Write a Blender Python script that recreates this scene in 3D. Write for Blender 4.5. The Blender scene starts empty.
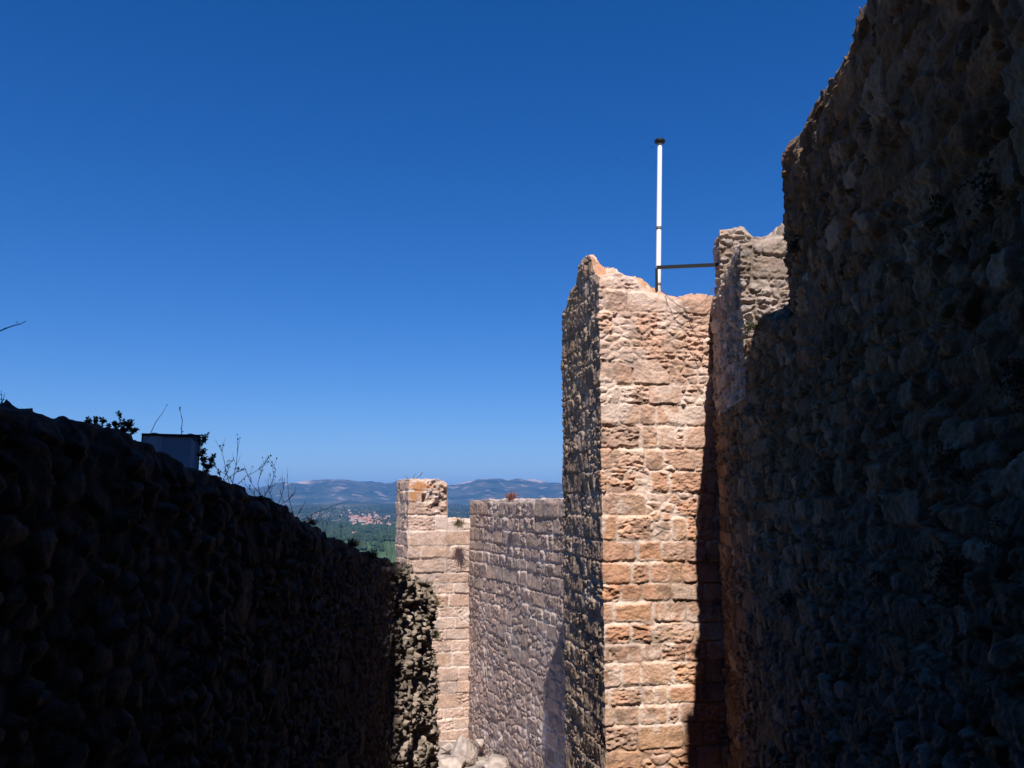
import bpy, math, random
import numpy as np
from mathutils import Vector, Matrix

SC = bpy.context.scene
COL = SC.collection

# ------------------------------------------------------------------ camera
F = 869.0
PITCH = math.atan((505 - 384) / F)
cam_d = bpy.data.cameras.new("camera")
cam = bpy.data.objects.new("camera", cam_d)
COL.objects.link(cam)
cam_d.sensor_fit = 'HORIZONTAL'
cam_d.sensor_width = 36.0
cam_d.lens = 36.0 * F / 1024.0
cam_d.clip_start = 0.05
cam_d.clip_end = 200000
cam.location = (0, 0, 0)
cam.rotation_euler = (math.pi / 2 + PITCH, 0, 0)
SC.camera = cam

# ------------------------------------------------------------------ light
SUN_EL = 54.0
SUN_AZ = -1.7            # heading of the light, degrees right of +Y
SKY_STRENGTH = 0.05
EXPOSURE = 0.5
world = bpy.data.worlds.new("World")
SC.world = world
world.use_nodes = True
nt = world.node_tree
nt.nodes.clear()
wout = nt.nodes.new('ShaderNodeOutputWorld')
bg = nt.nodes.new('ShaderNodeBackground')
sky = nt.nodes.new('ShaderNodeTexSky')
sky.sky_type = 'NISHITA'
sky.sun_disc = False
sky.sun_elevation = math.radians(SUN_EL)
sky.sun_rotation = math.radians(180 + SUN_AZ)
sky.altitude = 300
sky.air_density = 1.0
sky.dust_density = 0.0
sky.ozone_density = 4.0
hsv = nt.nodes.new('ShaderNodeHueSaturation')
hsv.inputs['Saturation'].default_value = 1.36
hsv.inputs['Value'].default_value = 1.0
nt.links.new(sky.outputs[0], hsv.inputs['Color'])
gain = nt.nodes.new('ShaderNodeVectorMath'); gain.operation = 'MULTIPLY'
gain.inputs[1].default_value = (0.93, 1.10, 1.53)
nt.links.new(hsv.outputs[0], gain.inputs[0])
nt.links.new(gain.outputs[0], bg.inputs['Color'])
nt.links.new(bg.outputs[0], wout.inputs['Surface'])
bg.inputs['Strength'].default_value = SKY_STRENGTH

sl = bpy.data.lights.new("sun", 'SUN')
sl.energy = 5.0
sl.angle = math.radians(0.5)
sl.color = (1.0, 0.955, 0.89)
sun = bpy.data.objects.new("sun", sl)
COL.objects.link(sun)
_el, _az = math.radians(SUN_EL), math.radians(SUN_AZ)
sdir = Vector((math.sin(_az) * math.cos(_el), math.cos(_az) * math.cos(_el), -math.sin(_el)))
sun.rotation_euler = sdir.to_track_quat('-Z', 'Y').to_euler()
sun.location = (0, -20, 30)

SC.view_settings.view_transform = 'Standard'
SC.view_settings.look = 'None'
SC.view_settings.gamma = 1.0
SC.view_settings.exposure = EXPOSURE

# ------------------------------------------------------------------ helpers
def ray(px, py):
    cx, cy = (px - 512) / F, (384 - py) / F
    c, s = math.cos(PITCH), math.sin(PITCH)
    return np.array([cx, c - cy * s, s + cy * c])

def at(px, py, Y):
    """point seen at a pixel of the photograph, at depth Y"""
    d = ray(px, py)
    return d * (Y / d[1])

def tag(o, label=None, cat=None, group=None, kind=None):
    if label: o['label'] = label
    if cat: o['category'] = cat
    if group: o['group'] = group
    if kind: o['kind'] = kind
    return o

def empty(name, loc, rz=0.0):
    o = bpy.data.objects.new(name, None)
    o.empty_display_size = 0.1
    o.location = loc
    o.rotation_euler = (0, 0, rz)
    COL.objects.link(o)
    return o

def link_mesh(name, verts, faces, mats, parent=None, smooth=False, fmat=None):
    me = bpy.data.meshes.new(name)
    me.from_pydata([tuple(map(float, v)) for v in verts], [], faces)
    for m in (mats if isinstance(mats, (list, tuple)) else [mats]):
        me.materials.append(m)
    if fmat is not None:
        me.polygons.foreach_set('material_index', fmat)
    if smooth:
        me.polygons.foreach_set('use_smooth', [True] * len(me.polygons))
    me.update()
    o = bpy.data.objects.new(name, me)
    COL.objects.link(o)
    if parent: o.parent = parent
    return o

# --- hashing and noise (vectorised)
def _h(ix, iy, iz=0, seed=0):
    ix = np.asarray(ix).astype(np.int64); iy = np.asarray(iy).astype(np.int64)
    n = (ix * 374761393 + iy * 668265263 + np.int64(iz) * 2147483647 + np.int64(seed) * 1274126177) & 0xffffffff
    n = ((n ^ (n >> 13)) * 1274126177) & 0xffffffff
    n = ((n ^ (n >> 16)) * 2246822519) & 0xffffffff
    n = n ^ (n >> 13)
    return (n & 0xffffff) / float(0x1000000)

def vnoise(x, y, seed=0):
    x = np.asarray(x, float); y = np.asarray(y, float)
    ix = np.floor(x); iy = np.floor(y)
    fx = x - ix; fy = y - iy
    fx = fx * fx * fx * (fx * (fx * 6 - 15) + 10); fy = fy * fy * fy * (fy * (fy * 6 - 15) + 10)
    a = _h(ix, iy, 0, seed); b = _h(ix + 1, iy, 0, seed)
    c = _h(ix, iy + 1, 0, seed); d = _h(ix + 1, iy + 1, 0, seed)
    return (a + (b - a) * fx) * (1 - fy) + (c + (d - c) * fx) * fy - 0.5

def fbm(x, y, octs=4, seed=0, gain=0.5):
    t = 0; a = 1.0; n = 0
    for i in range(octs):
        # rotate each octave so no lattice direction shows
        ca, sa = math.cos(0.6 + i * 1.3), math.sin(0.6 + i * 1.3)
        t = t + a * vnoise((x * ca - y * sa) + 17.3 * i, (x * sa + y * ca) - 9.1 * i, seed + i * 31)
        n += a; a *= gain; x = x * 2.03; y = y * 2.03
    return t / n

def sstep(a, b, x):
    t = np.clip((x - a) / (b - a), 0, 1)
    return t * t * (3 - 2 * t)

def voronoi(x, y, seed=0, jit=0.85, local=False):
    ix = np.floor(x); iy = np.floor(y)
    ux = np.zeros(x.shape); uy = np.zeros(x.shape)
    f1 = np.full(x.shape, 9.0); f2 = np.full(x.shape, 9.0); cid = np.zeros(x.shape)
    for dx in (-1, 0, 1):
        for dy in (-1, 0, 1):
            cx = ix + dx; cy = iy + dy
            px = cx + 0.5 + (_h(cx, cy, 1, seed) - 0.5) * jit
            py = cy + 0.5 + (_h(cx, cy, 2, seed) - 0.5) * jit
            d = np.hypot(px - x, py - y)
            i = _h(cx, cy, 3, seed)
            closer = d < f1
            f2 = np.where(closer, f1, np.minimum(f2, d))
            cid = np.where(closer, i, cid)
            if local: ux = np.where(closer, x - px, ux); uy = np.where(closer, y - py, uy)
            f1 = np.where(closer, d, f1)
    return (f1, f2, cid, ux, uy) if local else (f1, f2, cid)

# --- masonry: relief and stone colour as functions of (s along the wall, z up)
class Courses:
    def __init__(self, zmin, zmax, smin, smax, ch, ln, seed):
        r = random.Random(seed)
        self.zb = [zmin]
        while self.zb[-1] < zmax:
            self.zb.append(self.zb[-1] + r.uniform(*ch))
        self.zb = np.array(self.zb)
        self.BIG = 1000.0
        keys = []
        for k in range(len(self.zb)):
            s = smin - r.uniform(0, ln[1])
            while s < smax + ln[1]:
                keys.append(k * self.BIG + s)
                s += r.uniform(*ln) * (0.55 if r.random() < 0.25 else 1.0)
        self.keys = np.array(sorted(keys))
        self.smin = smin

    def look(self, s, z):
        k = np.clip(np.searchsorted(self.zb, z) - 1, 0, len(self.zb) - 2)
        s = np.clip(s, self.smin + 0.001, None)
        key = k * self.BIG + s
        i = np.clip(np.searchsorted(self.keys, key) - 1, 0, len(self.keys) - 2)
        a = np.minimum(key - self.keys[i], self.keys[i + 1] - key)
        b = np.minimum(z - self.zb[k], self.zb[k + 1] - z)
        u = key - 0.5 * (self.keys[i] + self.keys[i + 1]); v = z - 0.5 * (self.zb[k] + self.zb[k + 1])
        return a, b, i, k, u, v

def lerp3(a, b, t):
    return a + (b - a) * t[..., None]

def masonry(s, z, st):
    """height (m, outward) and linear colour"""
    sd = st['seed']
    C = st.get('_c')
    if C is None:
        C = st['_c'] = Courses(-9, 9, -30, 60, st['course'], st['length'], sd)
    w = st.get('warp', 0.03)
    sw = s + w * 2.0 * fbm(s * 1.7, z * 1.7, 3, sd + 5) + 0.020 * fbm(s * 11, z * 11, 2, sd + 6)
    zw = z + w * 2.6 * fbm(s * 1.1, z * 1.1, 3, sd + 7) + 0.024 * fbm(s * 9, z * 9, 2, sd + 8)
    a, b, i, k, u, v = C.look(sw, zw)
    h1 = _h(i, k, 11, sd); h2 = _h(i, k, 12, sd); h3 = _h(i, k, 13, sd); h4 = _h(i, k, 14, sd); h5 = _h(i, k, 15, sd)
    r = 0.035 + 0.05 * h5
    d = np.where((a < r) & (b < r), r - np.hypot(np.maximum(r - a, 0), np.maximum(r - b, 0)), np.minimum(a, b))
    d = d + 0.010 * fbm(s * 24, z * 24, 2, sd + 9)
    # rubble infill
    rs = st.get('rubble_size', (0.17, 0.11))
    wob = 0.5 * fbm(s * 5, z * 5, 3, sd + 21)
    f1, f2, cid, vx, vy = voronoi(s / rs[0] + wob, z / rs[1] + wob * 0.7, sd + 2, 0.9, True)
    dv = (f2 - f1) * 0.5 * rs[1] * 1.1 + 0.006 * fbm(s * 30, z * 30, 2, sd + 10)
    rub_field = fbm(s * 0.9, z * 0.9, 3, sd + 40)
    thr = st['rubble'](z) if callable(st['rubble']) else st['rubble']
    rub = (h4 + rub_field * 0.9) < thr
    g1 = (cid * 7.13) % 1.0; g2 = (cid * 13.7) % 1.0; g3 = (cid * 29.3) % 1.0
    D = np.where(rub, dv, d)
    c1 = np.where(rub, g1, h1); c2 = np.where(rub, g2, h2); c3 = np.where(rub, g3, h3)
    joint = st.get('joint', 0.012)
    bev = st.get('bevel', 0.03)
    prof = sstep(joint * 0.35, joint * 0.35 + bev, D)
    tiltv = np.where(rub, (vx * (g2 - 0.5) + vy * (g3 - 0.5)) * st['recess'] * 2.6, u * (c2 - 0.5) * 0.12 + v * (c3 - 0.5) * 0.30)
    depth = st['recess'] * (0.65 + 0.8 * c3)
    # erosion: bedded, pitted stone
    er = sstep(0.45, 0.85, c2 + 0.5 * fbm(s * 1.3, z * 1.3, 2, sd + 33))
    rid = 1 - np.abs(2 * fbm(s * 6.0, z * 15, 4, sd + 50, 0.6)) * 2.0
    pit = fbm(s * 14, z * 20, 4, sd + 60, 0.6)
    fine = fbm(s * 38, z * 44, 3, sd + 70)
    rough = st['rough']
    lump = fbm(s * 4.0 + c1 * 40, z * 5.0, 3, sd + 81)
    h = prof * depth + tiltv * prof
    h = h + prof * rough * (0.7 * lump + er * (0.9 * (rid - 0.6)) + (0.35 + 0.8 * er) * pit + 0.45 * fine)
    big = st.get('bulge', 0.03) * fbm(s * 0.7, z * 0.7, 3, sd + 90)
    hole = sstep(0.30, 0.36, fbm(s * 3.3, z * 4.3, 3, sd + 99) + 0.12 * fbm(s * 20, z * 20, 2, sd + 98))
    h = h + big - hole * st.get('hole', 0.05) * (0.4 + 0.6 * (1 - prof))
    # mortar, flush and smeared in places
    smear = fbm(s * 1.5, z * 1.5, 4, sd + 110) + 0.35 * fbm(s * 9, z * 9, 3, sd + 111)
    mort = st.get('mortar_fill', 0.5) + 1.2 * smear
    mfill = sstep(0.35, 0.75, mort)
    mwidth = joint * (0.6 + 2.6 * mfill)
    ism = 1 - sstep(mwidth * 0.6, mwidth * 1.25 + 0.002, D + 0.010 * pit)
    mh = depth * (0.15 + 0.62 * mfill) + 0.008 * pit + 0.004 * fine
    h = np.where(ism > 0.01, h * (1 - ism) + ism * np.maximum(np.minimum(h, mh + big), mh + big - 0.02), h)
    # skim of old mortar over whole stones
    plz = st.get('plaster', 0.0); plz = plz(z) if callable(plz) else plz
    sk = sstep(0.0, 0.10, fbm(s * 1.9 + 7, z * 2.3, 4, sd + 200) + 0.30 * fbm(s * 11, z * 11, 3, sd + 201) + plz - 0.36)
    h = h * (1 - 0.45 * sk) + sk * 0.45 * (st['recess'] * 0.8 + big)
    # mean position of the face stays on the drawn plane
    h = h - st['recess'] * 0.95
    # colour
    pal = np.array(st['pal'])
    n = len(pal)
    t = (c1 * 0.999 * n)
    ci = np.floor(t).astype(int)
    col = pal[ci]
    col2 = pal[(ci + 1) % n]
    mix = sstep(-0.25, 0.3, fbm(s * 3.1 + c2 * 9, z * 4.1, 4, sd + 120))
    col = lerp3(col, col2, mix * 0.55)
    val = 1.0 + (c3 - 0.5) * st.get('vary', 0.35) + 0.55 * fbm(s * 7, z * 9, 4, sd + 130) + 0.35 * fbm(s * 40, z * 40, 2, sd + 131)
    col = col * val[..., None]
    col = lerp3(col, np.array(st['mortar']) * (1 + 0.35 * pit)[..., None], ism * (0.25 + 0.75 * mfill))
    col = lerp3(col, np.array(st['mortar']) * (1 + 0.5 * pit)[..., None], sk * 0.75)
    # dirt gathers in open joints where no mortar is left (dark soil)
    open_j = (1 - prof) * (1 - mfill)
    col = lerp3(col, np.broadcast_to(np.array(st['soil']), col.shape), np.clip(open_j, 0, 1) * 0.55)
    # grey weathering patches and lichen
    gw = sstep(st.get('grey_lo', 0.10), st.get('grey_lo', 0.10) + 0.18, fbm(s * 1.1 + 3, z * 1.6, 4, sd + 140) + 0.25 * fbm(s * 12, z * 12, 3, sd + 141))
    col = lerp3(col, np.broadcast_to(np.array(st['grey']), col.shape) * (1 + 0.6 * fine)[..., None], gw * st.get('grey_amt', 0.5))
    lich = sstep(0.22, 0.27, fbm(s * 10, z * 10, 3, sd + 150) + 0.15 * c3)
    col = lerp3(col, np.broadcast_to(np.array(st.get('lichen', (0.32, 0.24, 0.08))), col.shape), lich * st.get('lichen_amt', 0.25))
    return h, np.clip(col, 0.01, 0.85)

class Shell:
    """collects grids and builds ONE mesh"""
    def __init__(self):
        self.v = []; self.f = []; self.c = []; self.n = 0
    def grid(self, P, C, wrap=False, flip=False):
        R, K = P.shape[:2]
        idx = np.arange(R * K).reshape(R, K) + self.n
        if wrap:
            nx = np.roll(idx, -1, axis=1)
            a = idx[:-1]; b = nx[:-1]; c = nx[1:]; d = idx[1:]
        else:
            a = idx[:-1, :-1]; b = idx[:-1, 1:]; c = idx[1:, 1:]; d = idx[1:, :-1]
        q = np.stack([a, b, c, d], -1).reshape(-1, 4)
        if flip: q = q[:, ::-1]
        self.v.append(P.reshape(-1, 3)); self.c.append(C.reshape(-1, 3)); self.f.append(q)
        self.n += R * K
    def build(self, name, mat, parent=None):
        V = np.concatenate(self.v).astype(np.float32); Cc = np.concatenate(self.c).astype(np.float32)
        Q = np.concatenate(self.f).astype(np.int32)
        me = bpy.data.meshes.new(name)
        me.vertices.add(len(V)); me.vertices.foreach_set('co', V.ravel())
        me.loops.add(Q.size); me.loops.foreach_set('vertex_index', Q.ravel())
        me.polygons.add(len(Q))
        me.polygons.foreach_set('loop_start', np.arange(0, Q.size, 4, dtype=np.int32))
        me.polygons.foreach_set('use_smooth', np.ones(len(Q), dtype=bool))
        me.update(calc_edges=True)
        at_ = me.color_attributes.new('stone', 'FLOAT_COLOR', 'POINT')
        at_.data.foreach_set('color', np.concatenate([Cc, np.ones((len(Cc), 1), np.float32)], 1).ravel())
        me.materials.append(mat)
        me.validate()
        o = bpy.data.objects.new(name, me); COL.objects.link(o)
        if parent: o.parent = parent
        return o

def near_on_poly(p, poly):
    best = None; bd = None
    poly = np.array(poly, float)
    for i in range(len(poly) - 1):
        a, b = poly[i], poly[i + 1]
        ab = b - a
        t = np.clip(((p - a) @ ab) / (ab @ ab), 0, 1)
        q = a + t[:, None] * ab
        d = np.linalg.norm(p - q, axis=1)
        if best is None: best, bd = q, d
        else:
            m = d < bd
            best = np.where(m[:, None], q, best); bd = np.where(m, d, bd)
    return best

def zrows(zb, zv, zt, fine, coarse=0.15):
    lo = np.arange(zb, zv, coarse)
    hi = np.arange(zv, zt + fine, fine)
    z = np.concatenate([lo, hi])
    return z

def block(sh, corners, spacing, zr, T, spine, st, s0=0.0, top_rows=26, extra=None):
    """solid masonry block; corners CCW; spacing per edge may be float or callable(t array)->samples"""
    P = []; N = []; S = []
    cs = [np.array(c, float) for c in corners]
    n = len(cs); s = s0
    dirs = [(cs[(i + 1) % n] - cs[i]) for i in range(n)]
    lens = [np.linalg.norm(d) for d in dirs]
    nrm = [np.array([d[1], -d[0]]) / L for d, L in zip(dirs, lens)]
    for i in range(n):
        sp = spacing[i]
        if callable(sp): ts = sp(lens[i])
        else: ts = np.arange(0, lens[i], sp)
        for t in ts:
            p = cs[i] + dirs[i] * (t / lens[i])
            w0 = max(0, 1 - t / 0.02) * 0.5; w1 = max(0, 1 - (lens[i] - t) / 0.02) * 0.5
            nn = nrm[i] * (1 - w0 - w1) + nrm[i - 1] * w0 + nrm[(i + 1) % n] * w1
            P.append(p); N.append(nn); S.append(s + t)
        s += lens[i]
    P = np.array(P); N = np.array(N); S = np.array(S)
    tops = T(P[:, 0], P[:, 1])
    f = (zr - zr[0]) / (zr[-1] - zr[0])
    Z = zr[0] + f[:, None] * (tops[None, :] - zr[0])
    SS = np.broadcast_to(S, Z.shape)
    h, c = masonry(SS, Z, st)
    if extra is not None:
        h, c = extra(SS, Z, h, c)
    edge = sstep(0.0, 0.10, tops[None, :] - Z)
    h = h * (0.35 + 0.65 * edge) - (1 - edge) * 0.025
    X = P[None, :, 0] + N[None, :, 0] * h
    Y = P[None, :, 1] + N[None, :, 1] * h
    G = np.stack([X, Y, Z], -1)
    # top
    tgt = near_on_poly(P, spine)
    g = np.linspace(0, 1, top_rows + 1)[1:] ** 1.25
    e0 = np.stack([X[-1], Y[-1]], -1)
    XY = e0[None] + (tgt - e0)[None] * g[:, None, None]
    dist = np.linalg.norm(XY - e0[None], axis=-1)
    Tz = T(XY[..., 0], XY[..., 1])
    ht, ct = masonry(np.broadcast_to(S, dist.shape), tops[None] + dist, st)
    ft = sstep(0, 0.12, dist)
    fade = 1 - sstep(0.85, 1.0, g)[:, None]
    Tz = Tz + ht * ft * 0.9 * fade
    GT = np.concatenate([XY, Tz[..., None]], -1)
    sh.grid(np.concatenate([G, GT]), np.concatenate([c, ct]), wrap=True)

def idw(pts, p=3.0, ragged=0.05, block_h=0.06, seed=1, cell=0.28):
    pts = np.array(pts, float)
    def T(x, y):
        x = np.asarray(x, float); y = np.asarray(y, float)
        num = 0; den = 0
        for (a, b, z) in pts:
            w = 1.0 / (np.hypot(x - a, y - b) + 0.02) ** p
            num = num + w * z; den = den + w
        f1, f2, cid = voronoi(x / cell, y / cell, seed)
        return num / den + (cid - 0.5) * block_h * sstep(0, 0.25, f2 - f1) + ragged * 2 * fbm(x * 3, y * 3, 4, seed + 3) + 0.02 * fbm(x * 16, y * 16, 3, seed + 4)
    return T

# ------------------------------------------------------------------ materials
def new_mat(name):
    m = bpy.data.materials.new(name); m.use_nodes = True
    nt = m.node_tree
    b = nt.nodes['Principled BSDF']
    return m, nt, b

def stone_material(name, bump=0.35, scale=60):
    m, nt, b = new_mat(name)
    vc = nt.nodes.new('ShaderNodeVertexColor'); vc.layer_name = 'stone'
    tc = nt.nodes.new('ShaderNodeTexCoord')
    n1 = nt.nodes.new('ShaderNodeTexNoise'); n1.inputs['Scale'].default_value = scale; n1.inputs['Detail'].default_value = 5
    n2 = nt.nodes.new('ShaderNodeTexNoise'); n2.inputs['Scale'].default_value = scale * 0.35; n2.inputs['Detail'].default_value = 6
    nt.links.new(tc.outputs['Object'], n1.inputs['Vector']); nt.links.new(tc.outputs['Object'], n2.inputs['Vector'])
    mr = nt.nodes.new('ShaderNodeMapRange'); mr.inputs[1].default_value = 0.3; mr.inputs[2].default_value = 0.7
    mr.inputs[3].default_value = 0.8; mr.inputs[4].default_value = 1.2
    nt.links.new(n1.outputs[0], mr.inputs[0])
    mx = nt.nodes.new('ShaderNodeVectorMath'); mx.operation = 'SCALE'
    nt.links.new(vc.outputs[0], mx.inputs[0]); nt.links.new(mr.outputs[0], mx.inputs['Scale'])
    nt.links.new(mx.outputs[0], b.inputs['Base Color'])
    add = nt.nodes.new('ShaderNodeMath'); add.operation = 'ADD'
    nt.links.new(n1.outputs[0], add.inputs[0]); nt.links.new(n2.outputs[0], add.inputs[1])
    bp = nt.nodes.new('ShaderNodeBump'); bp.inputs['Strength'].default_value = bump; bp.inputs['Distance'].default_value = 0.01
    nt.links.new(add.outputs[0], bp.inputs['Height']); nt.links.new(bp.outputs[0], b.inputs['Normal'])
    b.inputs['Roughness'].default_value = 0.95
    b.inputs['Specular IOR Level'].default_value = 0.15
    return m

def plain(name, col, rough=0.8, metal=0.0, noise=0.0, nscale=8.0, spec=0.3):
    m, nt, b = new_mat(name)
    b.inputs['Roughness'].default_value = rough
    b.inputs['Metallic'].default_value = metal
    b.inputs['Specular IOR Level'].default_value = spec
    if noise > 0:
        tc = nt.nodes.new('ShaderNodeTexCoord')
        n = nt.nodes.new('ShaderNodeTexNoise'); n.inputs['Scale'].default_value = nscale; n.inputs['Detail'].default_value = 5
        nt.links.new(tc.outputs['Object'], n.inputs['Vector'])
        cr = nt.nodes.new('ShaderNodeValToRGB')
        cr.color_ramp.elements[0].position = 0.3; cr.color_ramp.elements[1].position = 0.7
        cr.color_ramp.elements[0].color = tuple(c * (1 - noise) for c in col) + (1,)
        cr.color_ramp.elements[1].color = tuple(min(1, c * (1 + noise)) for c in col) + (1,)
        nt.links.new(n.outputs[0], cr.inputs[0]); nt.links.new(cr.outputs[0], b.inputs['Base Color'])
    else:
        b.inputs['Base Color'].default_value = (*col, 1)
    return m

M_STONE = stone_material('weathered_stone', 0.65, 60)
M_STONE_FAR = stone_material('distant_stone', 0.45, 30)

# ------------------------------------------------------------------ styles
st_tower = dict(seed=11, course=(0.24, 0.36), length=(0.24, 0.64), warp=0.026,
    rubble=lambda z: 0.12 + 0.22 * sstep(0.2, 2.4, z), rubble_size=(0.19, 0.115),
    recess=0.022, rough=0.040, joint=0.011, bevel=0.014, mortar_fill=0.50, hole=0.06, bulge=0.02, plaster=lambda z: 0.12 + 0.16 * sstep(0.6, 2.6, z),
    pal=[(0.50, 0.265, 0.165), (0.45, 0.25, 0.165), (0.53, 0.32, 0.225), (0.48, 0.245, 0.15), (0.50, 0.295, 0.175), (0.36, 0.21, 0.15), (0.53, 0.35, 0.26)],
    mortar=(0.64, 0.48, 0.395), soil=(0.20, 0.14, 0.10), grey=(0.30, 0.235, 0.195), grey_amt=0.38, lichen=(0.40, 0.25, 0.10), lichen_amt=0.22)
st_tower_side = None
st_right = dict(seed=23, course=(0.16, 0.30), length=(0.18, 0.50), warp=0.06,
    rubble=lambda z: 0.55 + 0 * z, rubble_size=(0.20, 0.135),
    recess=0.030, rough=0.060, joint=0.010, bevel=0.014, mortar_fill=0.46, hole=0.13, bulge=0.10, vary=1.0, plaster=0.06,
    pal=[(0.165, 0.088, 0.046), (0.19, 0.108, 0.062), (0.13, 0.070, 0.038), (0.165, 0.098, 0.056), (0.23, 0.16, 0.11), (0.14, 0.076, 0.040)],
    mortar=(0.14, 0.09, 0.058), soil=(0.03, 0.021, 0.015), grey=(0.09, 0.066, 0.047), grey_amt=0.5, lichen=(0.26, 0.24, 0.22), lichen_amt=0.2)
st_block = dict(st_tower); st_block.update(seed=31, _c=None, pal=[(0.34, 0.25, 0.20), (0.27, 0.205, 0.17), (0.36, 0.27, 0.21), (0.30, 0.235, 0.21), (0.34, 0.29, 0.26)], mortar=(0.40, 0.32, 0.27),
    rubble=lambda z: 0.35 + 0 * z, grey_amt=0.4, grey=(0.24, 0.21, 0.19), hole=0.08, rough=0.05, recess=0.04, plaster=0.10)
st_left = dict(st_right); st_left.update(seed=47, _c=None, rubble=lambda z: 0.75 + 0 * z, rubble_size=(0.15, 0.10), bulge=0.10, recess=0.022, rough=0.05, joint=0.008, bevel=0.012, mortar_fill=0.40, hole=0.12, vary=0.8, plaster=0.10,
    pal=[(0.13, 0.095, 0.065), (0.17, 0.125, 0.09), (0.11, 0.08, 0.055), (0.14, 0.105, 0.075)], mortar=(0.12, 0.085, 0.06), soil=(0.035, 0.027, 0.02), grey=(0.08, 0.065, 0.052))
st_left_end = dict(st_left); st_left_end.update(pal=[(0.36, 0.29, 0.23), (0.30, 0.24, 0.19), (0.42, 0.34, 0.27)])
st_far = dict(seed=59, course=(0.24, 0.40), length=(0.24, 0.60), warp=0.03,
    rubble=lambda z: 0.02 + 0.50 * sstep(-1.6, -3.2, z), rubble_size=(0.30, 0.20),
    recess=0.024, rough=0.036, joint=0.014, bevel=0.020, mortar_fill=0.45, hole=0.05, bulge=0.05, plaster=0.12,
    pal=[(0.35, 0.25, 0.21), (0.41, 0.30, 0.255), (0.29, 0.215, 0.185), (0.44, 0.30, 0.24), (0.36, 0.27, 0.235)],
    mortar=(0.52, 0.43, 0.39), soil=(0.17, 0.13, 0.11), grey=(0.20, 0.17, 0.155), grey_amt=0.55, grey_lo=0.02, lichen=(0.40, 0.30, 0.16), lichen_amt=0.2)
st_end = dict(st_tower); st_end.update(seed=71, _c=None, rubble=lambda z: 0.06 + 0 * z, recess=0.022, rough=0.028, joint=0.010, mortar_fill=0.55, warp=0.012, hole=0.03,
    course=(0.26, 0.42), length=(0.45, 1.1),
    pal=[(0.47, 0.325, 0.26), (0.50, 0.36, 0.295), (0.43, 0.29, 0.225), (0.47, 0.315, 0.235), (0.50, 0.375, 0.315)], mortar=(0.58, 0.465, 0.40),
    grey=(0.27, 0.215, 0.19), grey_amt=0.5)

# ------------------------------------------------------------------ the stone structures
ZG = -6.3
PX = lambda Y: 1.66 + 0.1 * Y          # left face plane of the right-hand wall

# --- sunlit tower
yaw = math.radians(10)
ax = np.array([math.cos(yaw), math.sin(yaw)]); ay = np.array([-math.sin(yaw), math.cos(yaw)])
c0 = np.array([1.23, 12.0]); W, Dp = 2.5, 2.3
tw = [c0 + ax * W, c0 + ax * W + ay * Dp, c0 + ay * Dp, c0]      # starts at hidden corner
Ttower = idw([(c0[0], c0[1], 3.25), (1.12, 12.7, 3.76), (1.02, 13.0, 3.72), (*(c0 + ay * 1.5), 3.45), (*(c0 + ay * 2.3), 3.20),
              (1.42, 12.15, 3.30), (1.50, 12.6, 3.48), (1.65, 12.2, 3.20), (1.80, 12.6, 3.35), (2.02, 12.2, 2.98), (2.3, 12.25, 2.97), (2.7, 12.3, 3.0), (3.4, 12.4, 2.95),
              (1.9, 13.2, 2.75), (2.6, 13.2, 2.6), (1.9, 14.2, 2.7), (3.2, 14.4, 2.7)], p=3.2, ragged=0.045, block_h=0.07, seed=5, cell=0.26)
sh = Shell()
zr = zrows(ZG, -3.8, 3.3, 0.012)
def extra_tower(S, Z, h, c):
    # left side: greyer lichened stone, colour also darkened to stand in for grazing shade
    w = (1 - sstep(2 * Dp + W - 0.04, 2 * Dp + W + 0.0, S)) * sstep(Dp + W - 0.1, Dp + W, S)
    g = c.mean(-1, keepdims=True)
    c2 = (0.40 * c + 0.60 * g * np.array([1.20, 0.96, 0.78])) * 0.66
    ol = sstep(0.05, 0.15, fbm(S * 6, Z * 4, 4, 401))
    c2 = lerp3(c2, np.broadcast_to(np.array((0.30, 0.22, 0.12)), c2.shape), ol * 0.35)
    h = h + w * 0.05 * fbm(S * 9, Z * 4, 4, 402)
    # upper masonry is bleached and pinker; pale limewash runs over parts of the front
    up = sstep(-0.8, 1.6, Z + 0.8 * fbm(S * 1.5, Z * 1.5, 3, 403))
    c = lerp3(c, 0.45 * c + 0.55 * np.array((0.56, 0.405, 0.335)) * (0.8 + 0.4 * g / 0.35), up * 0.6)
    lime = sstep(0.02, 0.12, fbm(S * 2.2, Z * 1.6, 5, 404, 0.6) - 0.16 + 0.12 * sstep(-0.6, 0.6, Z))
    c = lerp3(c, np.broadcast_to(np.array((0.66, 0.53, 0.455)), c.shape), lime * 0.6)
    dark = sstep(0.12, 0.22, fbm(S * 3.5, Z * 5, 4, 405))
    c = c * (1 - 0.35 * dark * (1 - lime))[..., None]
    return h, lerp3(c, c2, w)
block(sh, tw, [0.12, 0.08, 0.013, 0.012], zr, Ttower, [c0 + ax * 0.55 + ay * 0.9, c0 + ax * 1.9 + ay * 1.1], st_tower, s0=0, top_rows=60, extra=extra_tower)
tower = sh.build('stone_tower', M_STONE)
tag(tower, 'tall sunlit square tower of pinkish stone with ragged top, below the white pole', 'tower')

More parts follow.
